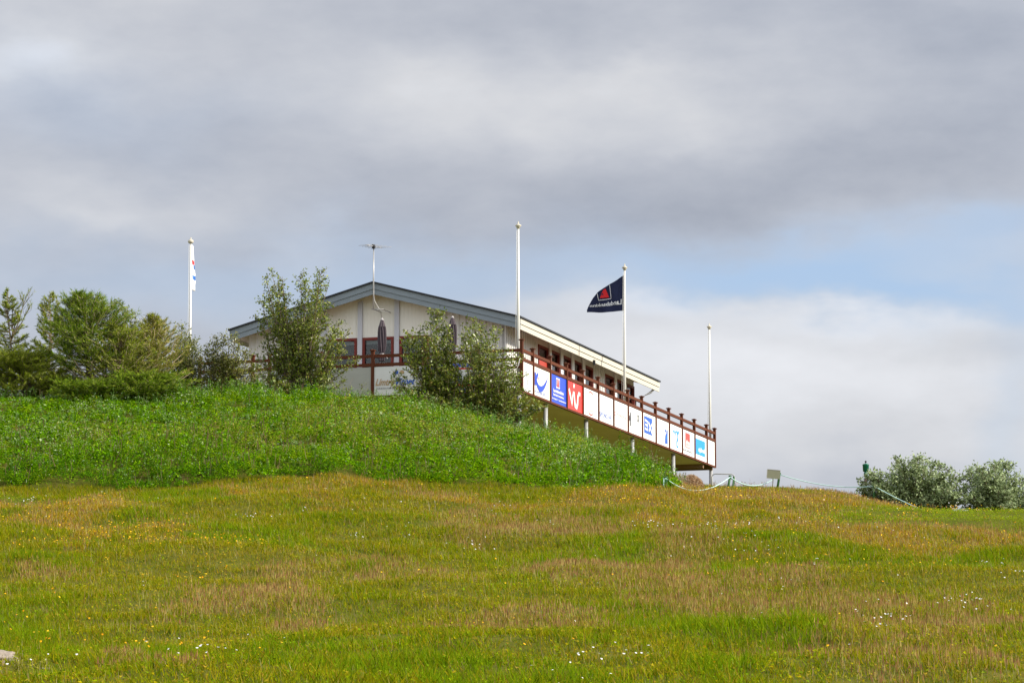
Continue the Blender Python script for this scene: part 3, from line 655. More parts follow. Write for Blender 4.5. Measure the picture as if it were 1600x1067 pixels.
EP = [0.0] + [solve_e(x, 0) for x in (745, 662, 582.5, 503, 421, 395, 312)]
def railings():
    T = lambda e, s, z: B(e, s, z); c = B(0, 0, ZF)
    r = thing('side_railing', 'long brown timber railing stepping away along the right side of the terrace', 'railing', (c[0], c[1], ZF), 'terrace railings', -ALPHA)
    for s in SPOST: m = MB(); railpost(m, T, 0, s, ZC, ZB-.02); m.build('railing_post', M_rail, r)
    for z0, z1, n in ((RT0, RT1, 'top_rail'), (RL0, RL1, 'lower_rail')):
        m = MB(); cur = .05
        for s in SPOST: m.box(T, -.035, .03, cur, s-.046, z0, z1); cur = s+.046
        m.build(n, M_rail, r)
    m = MB(); cur = .05
    for s in SPOST: m.box(T, -.03, .035, cur, s-.046, ZB-.02, PB-.003); cur = s+.046
    m.build('skirt_board', M_rail, r)
    r = thing('front_railing', 'brown timber railing across the front of the terrace below the gable', 'railing', tuple(B(EL/2, 0, ZF)), 'terrace railings', -ALPHA)
    m = MB(); railpost(m, T, 0, 0, ZC+.13, ZB-.1); m.build('railing_post', M_rail, r, 'taller corner post')
    for e in EP[1:]: m = MB(); railpost(m, T, e, 0, ZC, ZB-.1); m.build('railing_post', M_rail, r)
    for z0, z1, n in ((RT0, RT1, 'top_rail'), (RL0, RL1, 'lower_rail'), (ZB-.04, PB-.003, 'skirt_board')):
        m = MB()
        for a, b in zip(EP[:-1], EP[1:]): m.box(T, b+.046, a-.046, -.03, .035, z0, z1)
        m.build(n, M_rail, r)
    for z in (12.48, 12.18, 11.98):
        m = MB(); m.box(T, EP[1]+.046, -.046, -.02, .01, z, z+.075); m.build('slat', M_rail, r)
    m = MB(); m.tube([B(-.02, -.07, 12.78), B(-.08, -.09, 12.55), B(-.22, -.08, 12.25)], .012, 6); m.build('loose_cord', M_pole, r, 'white cord tied to the corner post')
railings()

# ---------------------------------------------------------------- sign boards with lettering
def text2d(s, shear=0.0, bold=0.0):
    cu = bpy.data.curves.new('lettering', 'FONT'); cu.body = s; cu.size = 1; cu.shear = shear; cu.offset = bold; cu.resolution_u = 3; cu.fill_mode = 'FRONT'
    ob = bpy.data.objects.new('lettering', cu); me = bpy.data.meshes.new_from_object(ob)
    v = np.array([p.co[:2] for p in me.vertices]).reshape(-1, 2); f = [tuple(p.vertices) for p in me.polygons]
    bpy.data.objects.remove(ob); bpy.data.curves.remove(cu); bpy.data.meshes.remove(me)
    mn, mx = v.min(0), v.max(0); return (v-mn)/(mx-mn), f
class Board:
    """flat marks in board units (0..1 across, 0..1 up) laid on a real board"""
    def __init__(s, P, root, W, Hh): s.P = P; s.root = root; s.W = W; s.H = Hh; s.k = 0
    def place(s, vs, fs, m, name='lettering', lab=None):
        s.k += 1; off = .022+.002*s.k; mb = MB(); fr = [s.P(a*s.W, b*s.H, off) for a, b in vs]; mb.add(fr, fs); return mb.build(name, m, s.root, lab)
    def text(s, t, x0, x1, y0, y1, m, shear=0, bold=0.0, name='lettering'):
        v, f = text2d(t, shear, bold); s.place([(x0+a*(x1-x0), y0+b*(y1-y0)) for a, b in v], f, m, name)
    def poly(s, pts, m, name='emblem'): s.place(pts, [tuple(range(len(pts)))], m, name)
    def rect(s, x0, x1, y0, y1, m, name='emblem'): s.poly([(x0, y0), (x1, y0), (x1, y1), (x0, y1)], m, name)
    def stroke(s, pts, w, m, name='emblem', closed=False):
        """ribbon of width w (in metres) along points"""
        P = np.array(pts, float)*np.array([s.W, s.H]); n = len(P); ws = w if hasattr(w, '__len__') else [w]*n; L = []; R = []
        for i in range(n):
            a = P[(i-1) % n] if (closed or i) else P[i]; b = P[(i+1) % n] if (closed or i < n-1) else P[i]; d = b-a; d = d/(np.linalg.norm(d)+1e-9); q = np.array([-d[1], d[0]])*ws[i]/2
            L.append((P[i]+q)/[s.W, s.H]); R.append((P[i]-q)/[s.W, s.H])
        fs = [(i, i+n, (i+1) % n+n, (i+1) % n) for i in range(n if closed else n-1)]; s.place(L+R, fs, m, name)
def ell(cx, cy, rx, ry, n=28, a0=0, a1=360): return [(cx+rx*math.cos(math.radians(a0+(a1-a0)*i/(n if a1-a0 == 360 else n-1))), cy+ry*math.sin(math.radians(a0+(a1-a0)*i/(n if a1-a0 == 360 else n-1)))) for i in range(n)]
def side_board(i, label, m=None):
    lo = [0]+SPOST[:-1]; a = lo[i]+.055; b = SPOST[i]-.055; W = b-a; Hh = PT-PB
    P = lambda u, v, off: B(off-.005, a+u, PB+v); c = B(0, (a+b)/2, PB)
    r = thing('sign_board', label, 'sign', tuple(c), 'advertising boards on the right railing', -ALPHA)
    mb = MB(); mb.box(lambda u, v, o: P(u, v, o), 0, W, 0, Hh, 0, .018); mb.build('panel', m or M_white, r); return Board(P, r, W, Hh)
def front_board(i, label, m=None):
    a = EP[i+1]+.05; b = EP[i]-.05; W = b-a; Hh = PT-PB; P = lambda u, v, off: B(a+u, .005-off, PB+v); c = B((a+b)/2, 0, PB)
    r = thing('sign_board', label, 'sign', tuple(c), 'advertising boards on the front railing', -ALPHA)
    mb = MB(); mb.box(lambda u, v, o: P(u, v, o), 0, W, 0, Hh, 0, .018); mb.build('panel', m or M_white, r); return Board(P, r, W, Hh)
def signs():
    b = side_board(0, 'narrow white board with a very faint grey branching emblem, beside the tall corner post')
    for sg in (-1, 1):
        b.stroke([(.5, .25), (.5+sg*.12, .5), (.5+sg*.3, .75)], .03, M_faint); b.stroke([(.5+sg*.12, .5), (.5+sg*.08, .8)], .025, M_faint)
    b.stroke([(.5, .2), (.5, .6)], .03, M_faint)
    b = side_board(1, 'cream board with a blue letter K sweeping into a smile and a red dot', M_cream)
    b.stroke([(.10, .80), (.10, .35)], .13, M_blue); b.stroke([(.27, .80), (.19, .68), (.13, .58)], [.09, .13, .12], M_blue)
    b.stroke([(.13, .60), (.19, .43), (.27, .33), (.38, .28), (.50, .31), (.62, .40), (.72, .53), (.80, .66), (.86, .80)], [.10, .13, .16, .18, .17, .14, .10, .06, .015], M_blue)
    b.poly(ell(.27, .63, .022, .035, 12), M_red); b.text('KAMBUR', .08, .70, .10, .19, M_navy2)
    b = side_board(2, 'deep blue board with a white-framed red emblem and three lines of white writing', M_blue)
    b.stroke([(.34, .58), (.56, .58), (.56, .90), (.34, .90)], .045, M_white, closed=True); b.rect(.38, .52, .62, .86, M_pink); b.poly([(.40, .62), (.50, .62), (.46, .84)], M_red)
    b.text('Landsbankinn', .14, .80, .38, .50, M_white, bold=.03); b.text('Banki allra landsmanna', .14, .80, .25, .33, M_white, bold=.03); b.text('Arnargata 3  |  landsbankinn.is', .04, .94, .10, .17, M_white, bold=.03)
    b = side_board(3, 'bright red board with large white handwritten letters vís', M_red)
    b.stroke([(.10, .72), (.22, .42), (.30, .20), (.34, .45), (.40, .68)], [.12, .12, .15, .10, .09], M_white); b.stroke([(.40, .82), (.45, .95)], [.10, .13], M_white)
    b.stroke([(.43, .68), (.46, .40), (.50, .18), (.60, .15), (.66, .30), (.68, .55), (.74, .68), (.84, .66)], [.08, .12, .15, .16, .15, .13, .12, .11], M_white)
    b = side_board(4, 'white board with a thin pale red oval outline')
    b.stroke(ell(.5, .50, .27, .42, 36), .022, M_pink, closed=True); b.stroke(ell(.5, .50, .27, .42, 16, 60, 120), .035, M_redlogo); b.stroke(ell(.5, .5, .27, .42, 16, 240, 300), .035, M_redlogo)
    b.stroke([(.46, .78), (.50, .84), (.54, .76), (.58, .70)], .02, M_pink); b.text('KAFFI', .36, .64, .20, .27, M_pink)
    b = side_board(5, 'white board with small blue capitals low down and a faint grey motif above')
    b.text('SPÖNG HF', .06, .86, .17, .38, M_navy2); b.text('BYGGINGAR', .2, .7, .58, .63, M_faint); b.stroke([(.35, .68), (.5, .84), (.65, .68)], .02, M_faint)
    b = side_board(6, 'white board with one line of faint red capitals across its middle')
    b.text('TOYOTA', .22, .88, .42, .54, M_pink, bold=.01); b.stroke(ell(.11, .5, .07, .06, 16), .02, M_pink, closed=True); b.text('BETRI NOTAÐIR', .3, .8, .22, .26, M_faint)
    b = side_board(7, 'white board with a black upright bar at its left edge and small black square')
    b.rect(.12, .19, .26, .78, M_ink); b.poly([(.02, .38), (.10, .50), (.10, .58), (.02, .50)], M_ink); b.poly([(.02, .62), (.09, .66), (.09, .44), (.05, .50)], M_ink)
    b.stroke([(.66, .56), (.80, .56), (.80, .78), (.66, .78)], .03, M_ink, closed=True); b.text('22', .69, .78, .60, .74, M_ink, bold=.02); b.text('HÓTEL', .32, .60, .52, .76, M_faint); b.text('ÍSAFJÖRÐUR', .22, .9, .30, .42, M_faint); b.text('www.hotel.is', .15, .85, .12, .17, M_faint)
    b = side_board(8, 'white board with a large dark blue square bearing white characters 3X')
    b.rect(.12, .74, .22, .88, M_navy2); b.stroke([(.17, .73), (.38, .69), (.38, .36), (.17, .40)], .075, M_white); b.stroke([(.20, .56), (.36, .53)], .07, M_white)
    b.stroke([(.44, .70), (.70, .30)], .085, M_white); b.stroke([(.68, .66), (.46, .34)], .085, M_white); b.text('TECHNOLOGY', .15, .70, .11, .16, M_faint)
    b = side_board(9, 'white board with a small blue bottle shape at its right edge')
    b.poly([(.68, .12), (.90, .12), (.90, .50), (.87, .56), (.87, .66), (.83, .66), (.80, .54), (.72, .46)], M_navy2); b.rect(.70, .78, .58, .68, M_navy2); b.stroke([(.89, .5), (.89, .84)], .03, M_navy2); b.text('V', .72, .85, .3, .42, M_cyan, bold=.02)
    b = side_board(10, 'white board with a light blue looping squiggle')
    b.stroke([(.28, .60), (.30, .74), (.38, .78), (.43, .68), (.47, .60), (.48, .74), (.56, .80), (.62, .70), (.66, .78), (.74, .80), (.78, .70)], .07, M_cyan)
    b.stroke([(.70, .80), (.64, .62), (.60, .44), (.54, .28), (.60, .16), (.68, .18), (.70, .32), (.66, .46), (.62, .60)], .07, M_cyan)
    b = side_board(11, 'white board with a red upright block of house shapes above black capitals')
    b.rect(.24, .62, .30, .90, M_redlogo); b.poly([(.30, .32), (.30, .52), (.36, .64), (.42, .54), (.42, .32)], M_white, 'emblem'); b.poly([(.45, .32), (.45, .50), (.51, .60), (.58, .50), (.58, .32)], M_white)
    b.rect(.345, .375, .38, .48, M_redlogo); b.rect(.50, .53, .38, .48, M_redlogo); b.text('HÚSASMIÐJAN', .04, .82, .13, .21, M_ink, bold=.02)
    b = side_board(12, 'board filled by a sky blue square with small white lettering at its lower right')
    b.rect(.02, .86, .20, .84, M_cyan); b.text('sjóvá', .28, .84, .28, .52, M_white, bold=.03)
    side_board(13, 'narrow blank white board at the far end of the railing')
    # front railing boards
    b = front_board(1, 'board with blue bands, a red arc and white centre behind the right-hand bush')
    b.poly([(0, .72), (0, 1), (1, 1), (1, .86), (.7, .9), (.4, .86)], M_blue); b.stroke([(0, .66), (.25, .76), (.55, .84), (1, .80)], .04, M_red); b.rect(0, 1, .0, .14, M_blue); b.rect(0, 1, .20, .28, M_red)
    b.text('ORKUBÚ', .30, .75, .40, .60, M_navy2, shear=.2, bold=.02); b.text('VESTFJARÐA', .15, .8, .03, .1, M_white, bold=.02)
    b = front_board(2, 'white board with tan and blue slanted lettering under a blue dot and a tan dot')
    b.stroke([(.40, .70), (.65, .70), (.65, .87), (.40, .87)], .008, M_faint, closed=True); b.poly(ell(.465, .785, .047, .066, 18), M_navy2); b.poly(ell(.585, .785, .047, .066, 18), M_tan)
    b.text('Límtré', .03, .43, .34, .58, M_tan, shear=.35, bold=.02); b.text('Vírnet', .46, .86, .34, .58, M_navy2, shear=.35, bold=.02); b.text('GREIÐAMYRI  ÞJÓNUSTA', .05, .86, .21, .27, M_ink, bold=.01)
    front_board(3, 'plain unpainted grey board just left of the white one with slanted lettering', M_greyboard)
    b = front_board(4, 'white board with a blue emblem mostly hidden behind the tall birch')
    b.poly(ell(.78, .42, .1, .2, 14), M_navy2); b.text('GOLF', .1, .6, .3, .5, M_navy2)
signs()

# ---------------------------------------------------------------- flagpoles and flags
def flagpole(label, top, foot, r0, r1, finial=True, ball=False):
    f = np.array(foot); t = np.array(top); o = thing('flagpole', label, 'flagpole', tuple(f), 'white flagpoles')
    m = MB(); m.tube([f, f+(t-f)*.5, t], [r0, (r0*.8+r1*.2), r1], 14); m.build('pole', M_pole, o)
    m = MB(); 
    if ball: m.lathe(t, [(.001, 0), (.07, .02), (.095, .07), (.07, .12), (.02, .14), (.02, .19), (.001, .2)], 12)
    else: m.lathe(t, [(.001, 0), (.05, .02), (.055, .06), (.09, .09), (.09, .11), (.03, .15), (.012, .22), (.001, .24)], 12)
    m.build('finial', M_gold, o)
    m = MB(); m.tube([t+np.array([-.05, -.02, -.05]), f+(t-f)*.55+np.array([-.065, -.03, 0]), f+np.array([-.09, -.05, .9])], .006, 5); m.build('halyard', M_pole, o)
    m = MB(); m.box(lambda a, b, c: f+np.array([a, b, c]), -.1, .1, -.1, .1, -.0, .03); m.tube([f+np.array([0, 0, .03]), f+np.array([0, 0, .22])], r0*1.35, 12); m.build('foot_socket', M_steel, o)
    return o
def topz(x, y, p): return np.array([(x-CX)/F*(p[1]*CP+p[2]*SP) if False else p[0], p[1], z_at(x, y, p[1])])
s_c = .34; e_c = solve_e(809.8, s_c, 14); pc = B(e_c, s_c, ZF)
flagpole('tallest bare white flagpole behind the corner post of the terrace', topz(809, 358, pc), pc, .047, .031)
s2 = solve_s(975.3, -.17, 14); pb = B(-.17, s2, ZF)
PT977 = topz(976.8, 423, pb); PT977 = PT977+np.array([.03, 0, 0])
flagpole('white flagpole flying the navy flag, inside the right railing', PT977, pb, .047, .029)
s3 = solve_s(1109.2, -.17, 14); pd = B(-.17, s3, ZF)
flagpole('bare white flagpole at the far right end of the terrace', topz(1109, 515, pd), pd, .048, .033)
DL = 103.0; gl = hz(296.5, DL); pl = at(296.3, 640, DL); pl[2] = gl
PTL = at(298, 381, DL)
flagpole('white flagpole left of the clubhouse behind the shrubs, with a limp flag', PTL, pl, .048, .029, ball=True)

def flag():
    D = PT977[1]; sc = D/ (F*1.0)*1.0
    sc = (D*CP+14.8*SP)/F                                                    # metres per photo pixel at the flag
    hoist = 975.0; yb = 485.5
    O3 = at(hoist, yb, D); 
    top = [(0, 429.5), (.12, 433.5), (.26, 438), (.40, 442.5), (.55, 447.5), (.70, 454.5), (.84, 463.5), (.93, 474), (1, 482)]
    def ytop(u): return np.interp(u, [t[0] for t in top], [t[1] for t in top])
    def ybot(u): return 485.5 + 1.0*math.sin(u*3.1)
    dirv = unit(np.array([-1.0, .32, 0]))
    def surf(x, y, off=0):
        a = (hoist-x)*sc/abs(dirv[0]); b = (yb-y)*sc; w = .05*math.sin(a*6.5+b*2.2)*min(1, a*2.2)+.02*math.sin(a*13-b*5)
        nrm = np.array([dirv[1], -dirv[0], 0.0]); nrm = nrm if nrm[1] < 0 else -nrm
        return O3 + dirv*a + np.array([0, 0, b]) + nrm*(w+off)
    o = thing('flag', 'navy flag with a red and white emblem and mirrored white lettering, blowing left', 'flag', tuple(surf(hoist, 485)))
    m = MB(); nu, nv = 36, 18
    for sd in (0, 1):
        g = []
        for i in range(nu+1):
            u = i/nu
            for j in range(nv+1): v = j/nv; x = hoist-57*u; y = ybot(u)+(ytop(u)-ybot(u))*v; g.append(surf(x, y, .004*(1 if sd else -1)))
        fs = [(i*(nv+1)+j, (i+1)*(nv+1)+j, (i+1)*(nv+1)+j+1, i*(nv+1)+j+1) for i in range(nu) for j in range(nv)]
        m.add(g, fs if sd else [f[::-1] for f in fs], 0, True)
    m.build('cloth', M_flag, o)
    m = MB(); m.tube([surf(hoist+.6, 484.5), surf(hoist+.6, 458), surf(hoist+.6, 431)], .012, 6); m.build('hoist_band', M_flagw, o)
    def mark(pts, fs, mt, name, off):
        for sgn in (1, -1):
            m = MB(); m.add([surf(x, y, sgn*off) for x, y in pts], fs); m.build(name, mt, o)
    def ribbon(pts, w, mt, off, n=8):
        P = []
        for (a, b) in zip(pts[:-1], pts[1:]): P += [(a[0]+(b[0]-a[0])*i/n, a[1]+(b[1]-a[1])*i/n) for i in range(n)]
        P.append(pts[-1]); P = np.array(P); d = np.gradient(P, axis=0); d = unit(d); q = np.stack([-d[:, 1], d[:, 0]], 1)*w/2; k = len(P)
        mark(list(map(tuple, P+q))+list(map(tuple, P-q)), [(i, i+k, i+1+k, i+1) for i in range(k-1)], mt, 'emblem', off)
    ribbon([(952.6, 443.5), (954.7, 465), (936, 467.5), (934.3, 457)], .9, M_flagw, .012)
    mark([(951.5, 463), (938, 464), (940.5, 456), (943, 450.5), (946, 449)], [(0, 1, 2, 3, 4)], M_flagr, 'emblem', .012)
    mark([(944.5, 461), (942.8, 461.6), (941.0, 456.8), (942.2, 456)], [(0, 1, 2, 3)], M_flag, 'emblem', .016)
    v, f = text2d('Landsbankinn', 0, .02)
    pts = []
    for a, b in v:
        x = 971.5-a*48.5; u = (hoist-x)/57; lo = 475.5+1.6*a*1.5; hgt = 8.5*(1-.55*a); pts.append((x, lo-b*hgt))
    mark(pts, f, M_flagw, 'lettering', .014)
flag()
def limp_flag():
    D = DL; sc = (D*CP+15*SP)/F
    o = thing('flag', 'limp white flag with small red and blue marks, nearly edge-on on the left flagpole', 'flag', tuple(at(299, 453, D)))
    m = MB(); ys = np.linspace(382, 453, 22); g = []; n = 8
    rr = {}
    for j, y in enumerate(ys):
        t = (y-382)/71; wd = (1.0+3.6*min(1, t*1.5)**1.0)*sc*(1-.15*(t > .85))
        for i in range(n+1):
            q = i/n; p = at(299.2, y, D)+np.array([wd*q, (.05*math.sin(q*9+t*3)+.35*q)*1.0, 0]); g.append(p)
    fs = [(j*(n+1)+i, j*(n+1)+i+1, (j+1)*(n+1)+i+1, (j+1)*(n+1)+i) for j in range(21) for i in range(n)]
    mi = []
    for j in range(21):
        for i in range(n): mi.append(1 if (j in (7, 8) and 1 < i < 7) else 2 if (j in (9, 10) and i > 3) or (j in (14, 15) and 1 < i < 8) else 0)
    m.add(g, fs, 0, True); m.m = mi
    c = m.build('cloth', [M_flagw, M_flagr, M_flagb], o)
    md = c.modifiers.new('thickness', 'SOLIDIFY'); md.thickness = .008
limp_flag()

# ---------------------------------------------------------------- antenna and parasols
def antenna():
    s = SF-.12; e = solve_e(583.6, s, 15.7); p = B(e, s, 0); D = p[1]; zt = z_at(583, 384, D); zb = z_at(583, 484, D)
    o = thing('tv_antenna', 'small television aerial on a tall mast fixed at the gable peak', 'antenna', tuple(B(e, s, zb)))
    m = MB(); m.tube([B(e, s, zb), B(e, s, (zb+zt)/2), B(e, s, zt)], [.022, .022, .016], 8); m.build('mast', M_alu, o)
    m = MB(); m.tube([B(e-.06, s, zb+.02), B(e+.33, s, zb+.0)], .014, 6); m.tube([B(e, s, zb+.02), B(e, SW, zb+.02)], .016, 6); m.tube([B(e+.3, s, zb), B(e+.3, SW, zb)], .014, 6); m.build('bracket', M_alu, o)
    m = MB(); m.tube([B(e-.10, s-.45, zt-.04), B(e+.10, s+.45, zt-.0)], .012, 6); m.build('boom', M_alu, o)
    for k, (q, L) in enumerate(((-.42, .24), (-.2, .26), (0, .28), (.2, .30), (.42, .33))):
        m = MB(); zz = zt-.02+q*.045; cc = (e+q*.22, s+q); m.tube([B(cc[0]-L, cc[1], zz-.01), B(cc[0]+L, cc[1], zz+.01)], .0065, 5); m.build('element', M_alu, o)
    m = MB(); m.box(lambda a, b, c: B(e+a, s+b, zt+c), -.04, .04, -.05, .04, -.09, .03); m.build('junction_box', M_dark, o)
    pts = [(584.2, 446), (584.0, 462), (586, 472), (591, 480), (595, 488), (596.5, 498)]
    m = MB(); m.tube([at(x, y, D-.05) if i < 5 else at(x, y, D+.35) for i, (x, y) in enumerate(pts)], .0085, 6); m.build('cable', M_alu, o, 'white cable curling down the wall')
antenna()
def parasol(px, ytop, label, s=1.5):
    e = solve_e(px, s, 14); p = B(e, s, 0); D = p[1]; zt = z_at(px, ytop, D); c = np.array([p[0], p[1], zt])
    o = thing('parasol', label, 'parasol', (p[0], p[1], ZF), 'closed dark parasols on the terrace')
    k = (D)/F
    m = MB(); m.tube([np.array([p[0], p[1], ZF+.05]), c-np.array([0, 0, .1])], .024, 8); m.build('pole', M_dark, o)
    m = MB(); m.lathe(np.array([p[0], p[1], ZF]), [(.001, .0), (.26, .0), (.26, .06), (.05, .09), (.04, .22), (.001, .22)], 18); m.build('base', M_dark, o)
    m = MB(); prof = [(.02, -11*k), (5.2*k, -12*k), (5.8*k, -20*k), (6.1*k, -32*k), (5.6*k, -44*k), (4.2*k, -52*k), (3.0*k, -55*k), (3.8*k, -60*k), (4.2*k, -66*k), (.02, -66*k)]
    n = 20
    b = len(m.v)
    for pi_, (r, z) in enumerate(prof):
        for q in range(n):
            t = 2*math.pi*(q+pi_*.35)/n; rr = r*(1+.20*(1 if q % 2 else -1)); m.v.append((c[0]+rr*math.cos(t), c[1]+rr*math.sin(t), c[2]+z))
    for i in range(len(prof)-1):
        for q in range(n): a = b+i*n+q; d = b+i*n+(q+1) % n; m.f.append((a, d, d+n, a+n)); m.m.append(0); m.sm.append(False)
    m.build('canopy', M_umb, o)
    m = MB(); m.lathe(c, [(.01, 0), (2.4*k, -1.5*k), (3.4*k, -5*k), (5.6*k, -12.5*k), (4.6*k, -12.8*k), (.01, -10.5*k)], 16, 0, .1); m.build('vent_cap', M_umb, o)
    m = MB(); m.lathe(c, [(.001, 2.5*k), (.8*k, 2*k), (2.5*k, -.5*k), (2.7*k, -1.6*k), (.01, -1.4*k)], 12); m.build('top_knob', M_umbtop, o)
    m = MB(); m.lathe(c+np.array([0, 0, -55*k]), [(3.3*k, -1*k), (3.6*k, 0), (3.3*k, 1*k)], 14); m.tube([c+np.array([.05, -.08, -56*k]), c+np.array([.17, -.08, -63*k])], .014, 5); m.build('tie_strap', M_umbtop, o)
parasol(597, 499, 'closed dark parasol in front of the middle gable window', 1.4)
parasol(707, 495.5, 'closed dark parasol rising behind the leafy bush right of the windows', 1.4)

# ---------------------------------------------------------------- trees and shrubs
DENS = 1.15
def shrub(name, label, cat, base_, tips, D, leafL=.07, leafW=.6, twigs=24, per=12, cols=None, wts=None, stem=.03, group=None, spread=.7, t0=.2, twigL=(.2, .48), lm=None, bark=None, fill=.6, upw=.5):
    tips = list(tips) + [(base_[0]+(x-base_[0])*(f := random.uniform(.45, .9))+random.gauss(0, 9), base_[1]+(y-base_[1])*f) for x, y in tips if random.random() < fill]
    b = at(base_[0], base_[1], D); b[2] = float(H(b[0], b[1]))-.05
    o = thing(name, label, cat, tuple(b), group); tm = MB(); C = []; Dn = []; 
    for (x, y) in tips:
        dD = random.uniform(-spread, spread); t = at(x, y, D+dD); mid = b*.5+t*.5; mid = mid+np.array([(t[0]-b[0])*.12+random.gauss(0, .06), random.gauss(0, .1), -(0)]); 
        pts = []
        for i in range(9): q = i/8; pts.append(b*(1-q)**2+mid*2*q*(1-q)+t*q*q + np.array([random.gauss(0, .02), random.gauss(0, .02), 0])*(0 < i < 8))
        L = np.linalg.norm(t-b); tm.tube(pts, [stem*(1-.85*i/8) for i in range(9)], 6)
        P = np.array(pts); nt = max(4, int(DENS*twigs*L/2.5))
        for k in range(nt):
            q = t0+(1-t0)*(random.random()**.85); f = q*8; i = min(7, int(f)); p0 = P[i]*(1-(f-i))+P[i+1]*(f-i); ax = unit(P[min(8, i+1)]-P[i])
            a = random.uniform(0, 2*math.pi); d = np.array([math.cos(a), math.sin(a), 0])*.9 + ax*upw + np.array([0, 0, random.uniform(0, .35)]); d = unit(d)
            tl = random.uniform(*twigL)*(1.15-.65*q)
            p1 = p0+d*tl*.5; p2 = p0+d*tl+np.array([0, 0, tl*.15]); 
            if k % 2 == 0 or tl > .35: tm.tube([p0, p1, p2], [.008, .006, .003], 4)
            m = max(4, int(1.7*per*tl/.35)); u = RNG.uniform(.12, 1.05, m)[:, None]; c = p0*(1-u)+p2*u + RNG.normal(0, .035, (m, 3)); C.append(c)
            Dn.append(unit(d+RNG.normal(0, .8, (m, 3))))
    C = np.concatenate(C); Dn = np.concatenate(Dn); n = len(C)
    nr = unit(RNG.normal(0, .8, (n, 3))+np.array([.25, -.15, .55])); dd = unit(Dn-nr*np.sum(Dn*nr, 1, keepdims=True))
    Ls = leafL*RNG.uniform(.6, 1.25, n); V = leafquads(C, dd, nr, Ls, Ls*leafW)
    col = palette(n, cols or [(.085, .13, .02), (.12, .165, .03), (.05, .085, .014), (.17, .20, .05)], wts, .38)
    tm.build('trunk', bark or M_bark, o); np_obj('crown', V, 4, col, lm or M_leaf, o); return o
BIRCH = [(.15, .20, .015), (.20, .25, .022), (.07, .11, .010), (.32, .34, .08), (.24, .18, .03)]
BW = [3, 3, 2, 1.3, .6]
shrub('birch_tree', 'tall twin-crowned birch in front of the left half of the clubhouse', 'tree', (468, 618),
      [(414, 432), (424, 424), (434, 440), (441, 432), (410, 470), (422, 480), (438, 478), (405, 500), (412, 540), (452, 500), (460, 480), (468, 430), (478, 440), (488, 452), (503, 420), (499, 440), (516, 470), (512, 450), (495, 470), (530, 505), (548, 512), (540, 545), (520, 520), (528, 580), (400, 575), (470, 540), (430, 590), (505, 590), (396, 600), (406, 560), (556, 565), (538, 596), (450, 598), (415, 605)],
      93.2, .074, .58, 34, 12, BIRCH, BW, .035, spread=.8, t0=.16)
shrub('sapling_bush', 'low sparse leafy sprout in front of the bare grey board', 'bush', (540, 622), [(522, 600), (536, 598), (552, 590), (546, 606), (575, 596), (530, 612)], 92.6, .06, .55, 14, 9, BIRCH, BW, .012, spread=.3, twigL=(.08, .2))
shrub('birch_tree', 'slender leafy birch in front of the right part of the gable and second parasol', 'tree', (700, 640),
      [(680, 488), (691, 492), (672, 505), (698, 505), (655, 516), (640, 522), (660, 540), (640, 545), (632, 530), (684, 530), (665, 580), (690, 560), (614, 586), (612, 596), (655, 610), (632, 614), (668, 620), (712, 590), (712, 560), (700, 600), (690, 615)],
      93.4, .076, .6, 38, 12, BIRCH, BW, .03, spread=.6, t0=.18)
shrub('birch_bush', 'broad dense birch bush hiding the corner of the terrace', 'bush', (765, 655),
      [(722, 508), (732, 514), (740, 504), (751, 512), (745, 535), (762, 518), (775, 524), (772, 545), (786, 548), (800, 556), (808, 560), (722, 545), (735, 560), (760, 560), (802, 585), (815, 590), (820, 610), (822, 632), (830, 622), (842, 634), (790, 600), (775, 590), (750, 600), (715, 580), (705, 600), (700, 622), (720, 640), (790, 650), (812, 650), (690, 630), (740, 625), (770, 630), (826, 650), (668, 645), (676, 620), (684, 600), (700, 655), (730, 600), (800, 640), (700, 570), (690, 600)],
      93.6, .076, .6, 38, 12, BIRCH, BW, .028, spread=.75, t0=.12)
shrub('willow_shrub', 'small-leaved shrub just left of the clubhouse wall', 'shrub', (350, 612),
      [(322, 540), (332, 535), (340, 530), (350, 522), (358, 530), (366, 528), (373, 540), (380, 550), (388, 556), (312, 556), (345, 560), (365, 565), (395, 575), (404, 585), (330, 585), (415, 594), (372, 590), (318, 590), (326, 570), (336, 600), (355, 600), (390, 600), (305, 580)],
      95.0, .06, .6, 46, 12, [(.18, .21, .02), (.24, .24, .04), (.09, .12, .012), (.34, .33, .10)], None, .018, spread=.5, group='small shrubs left of the clubhouse')
shrub('willow_shrub', 'thin upright shrub around the foot of the left flagpole', 'shrub', (288, 612),
      [(278, 520), (284, 512), (291, 518), (296, 530), (304, 540), (310, 548), (272, 545), (288, 560), (300, 575), (275, 580), (318, 585), (262, 560), (265, 590), (296, 595), (310, 600)],
      95.0, .06, .6, 46, 12, [(.16, .20, .02), (.22, .24, .04), (.09, .12, .012), (.31, .32, .10)], None, .018, spread=.5, group='small shrubs left of the clubhouse')
shrub('willow_shrub', 'loose tall shrub standing behind the dense spruce, topping out right of it', 'shrub', (205, 612),
      [(176, 480), (186, 474), (195, 482), (204, 490), (212, 498), (222, 505), (232, 515), (180, 510), (200, 530), (246, 530), (215, 550), (256, 550), (168, 500), (262, 570), (240, 560), (225, 540), (190, 520)],
      95.5, .06, .6, 40, 12, [(.15, .20, .02), (.20, .24, .04), (.08, .12, .012), (.28, .30, .09)], None, .02, spread=.5, group='small shrubs left of the clubhouse')
W_COL = [(.19, .25, .09), (.27, .33, .14), (.10, .15, .04), (.45, .50, .30), (.05, .08, .02)]
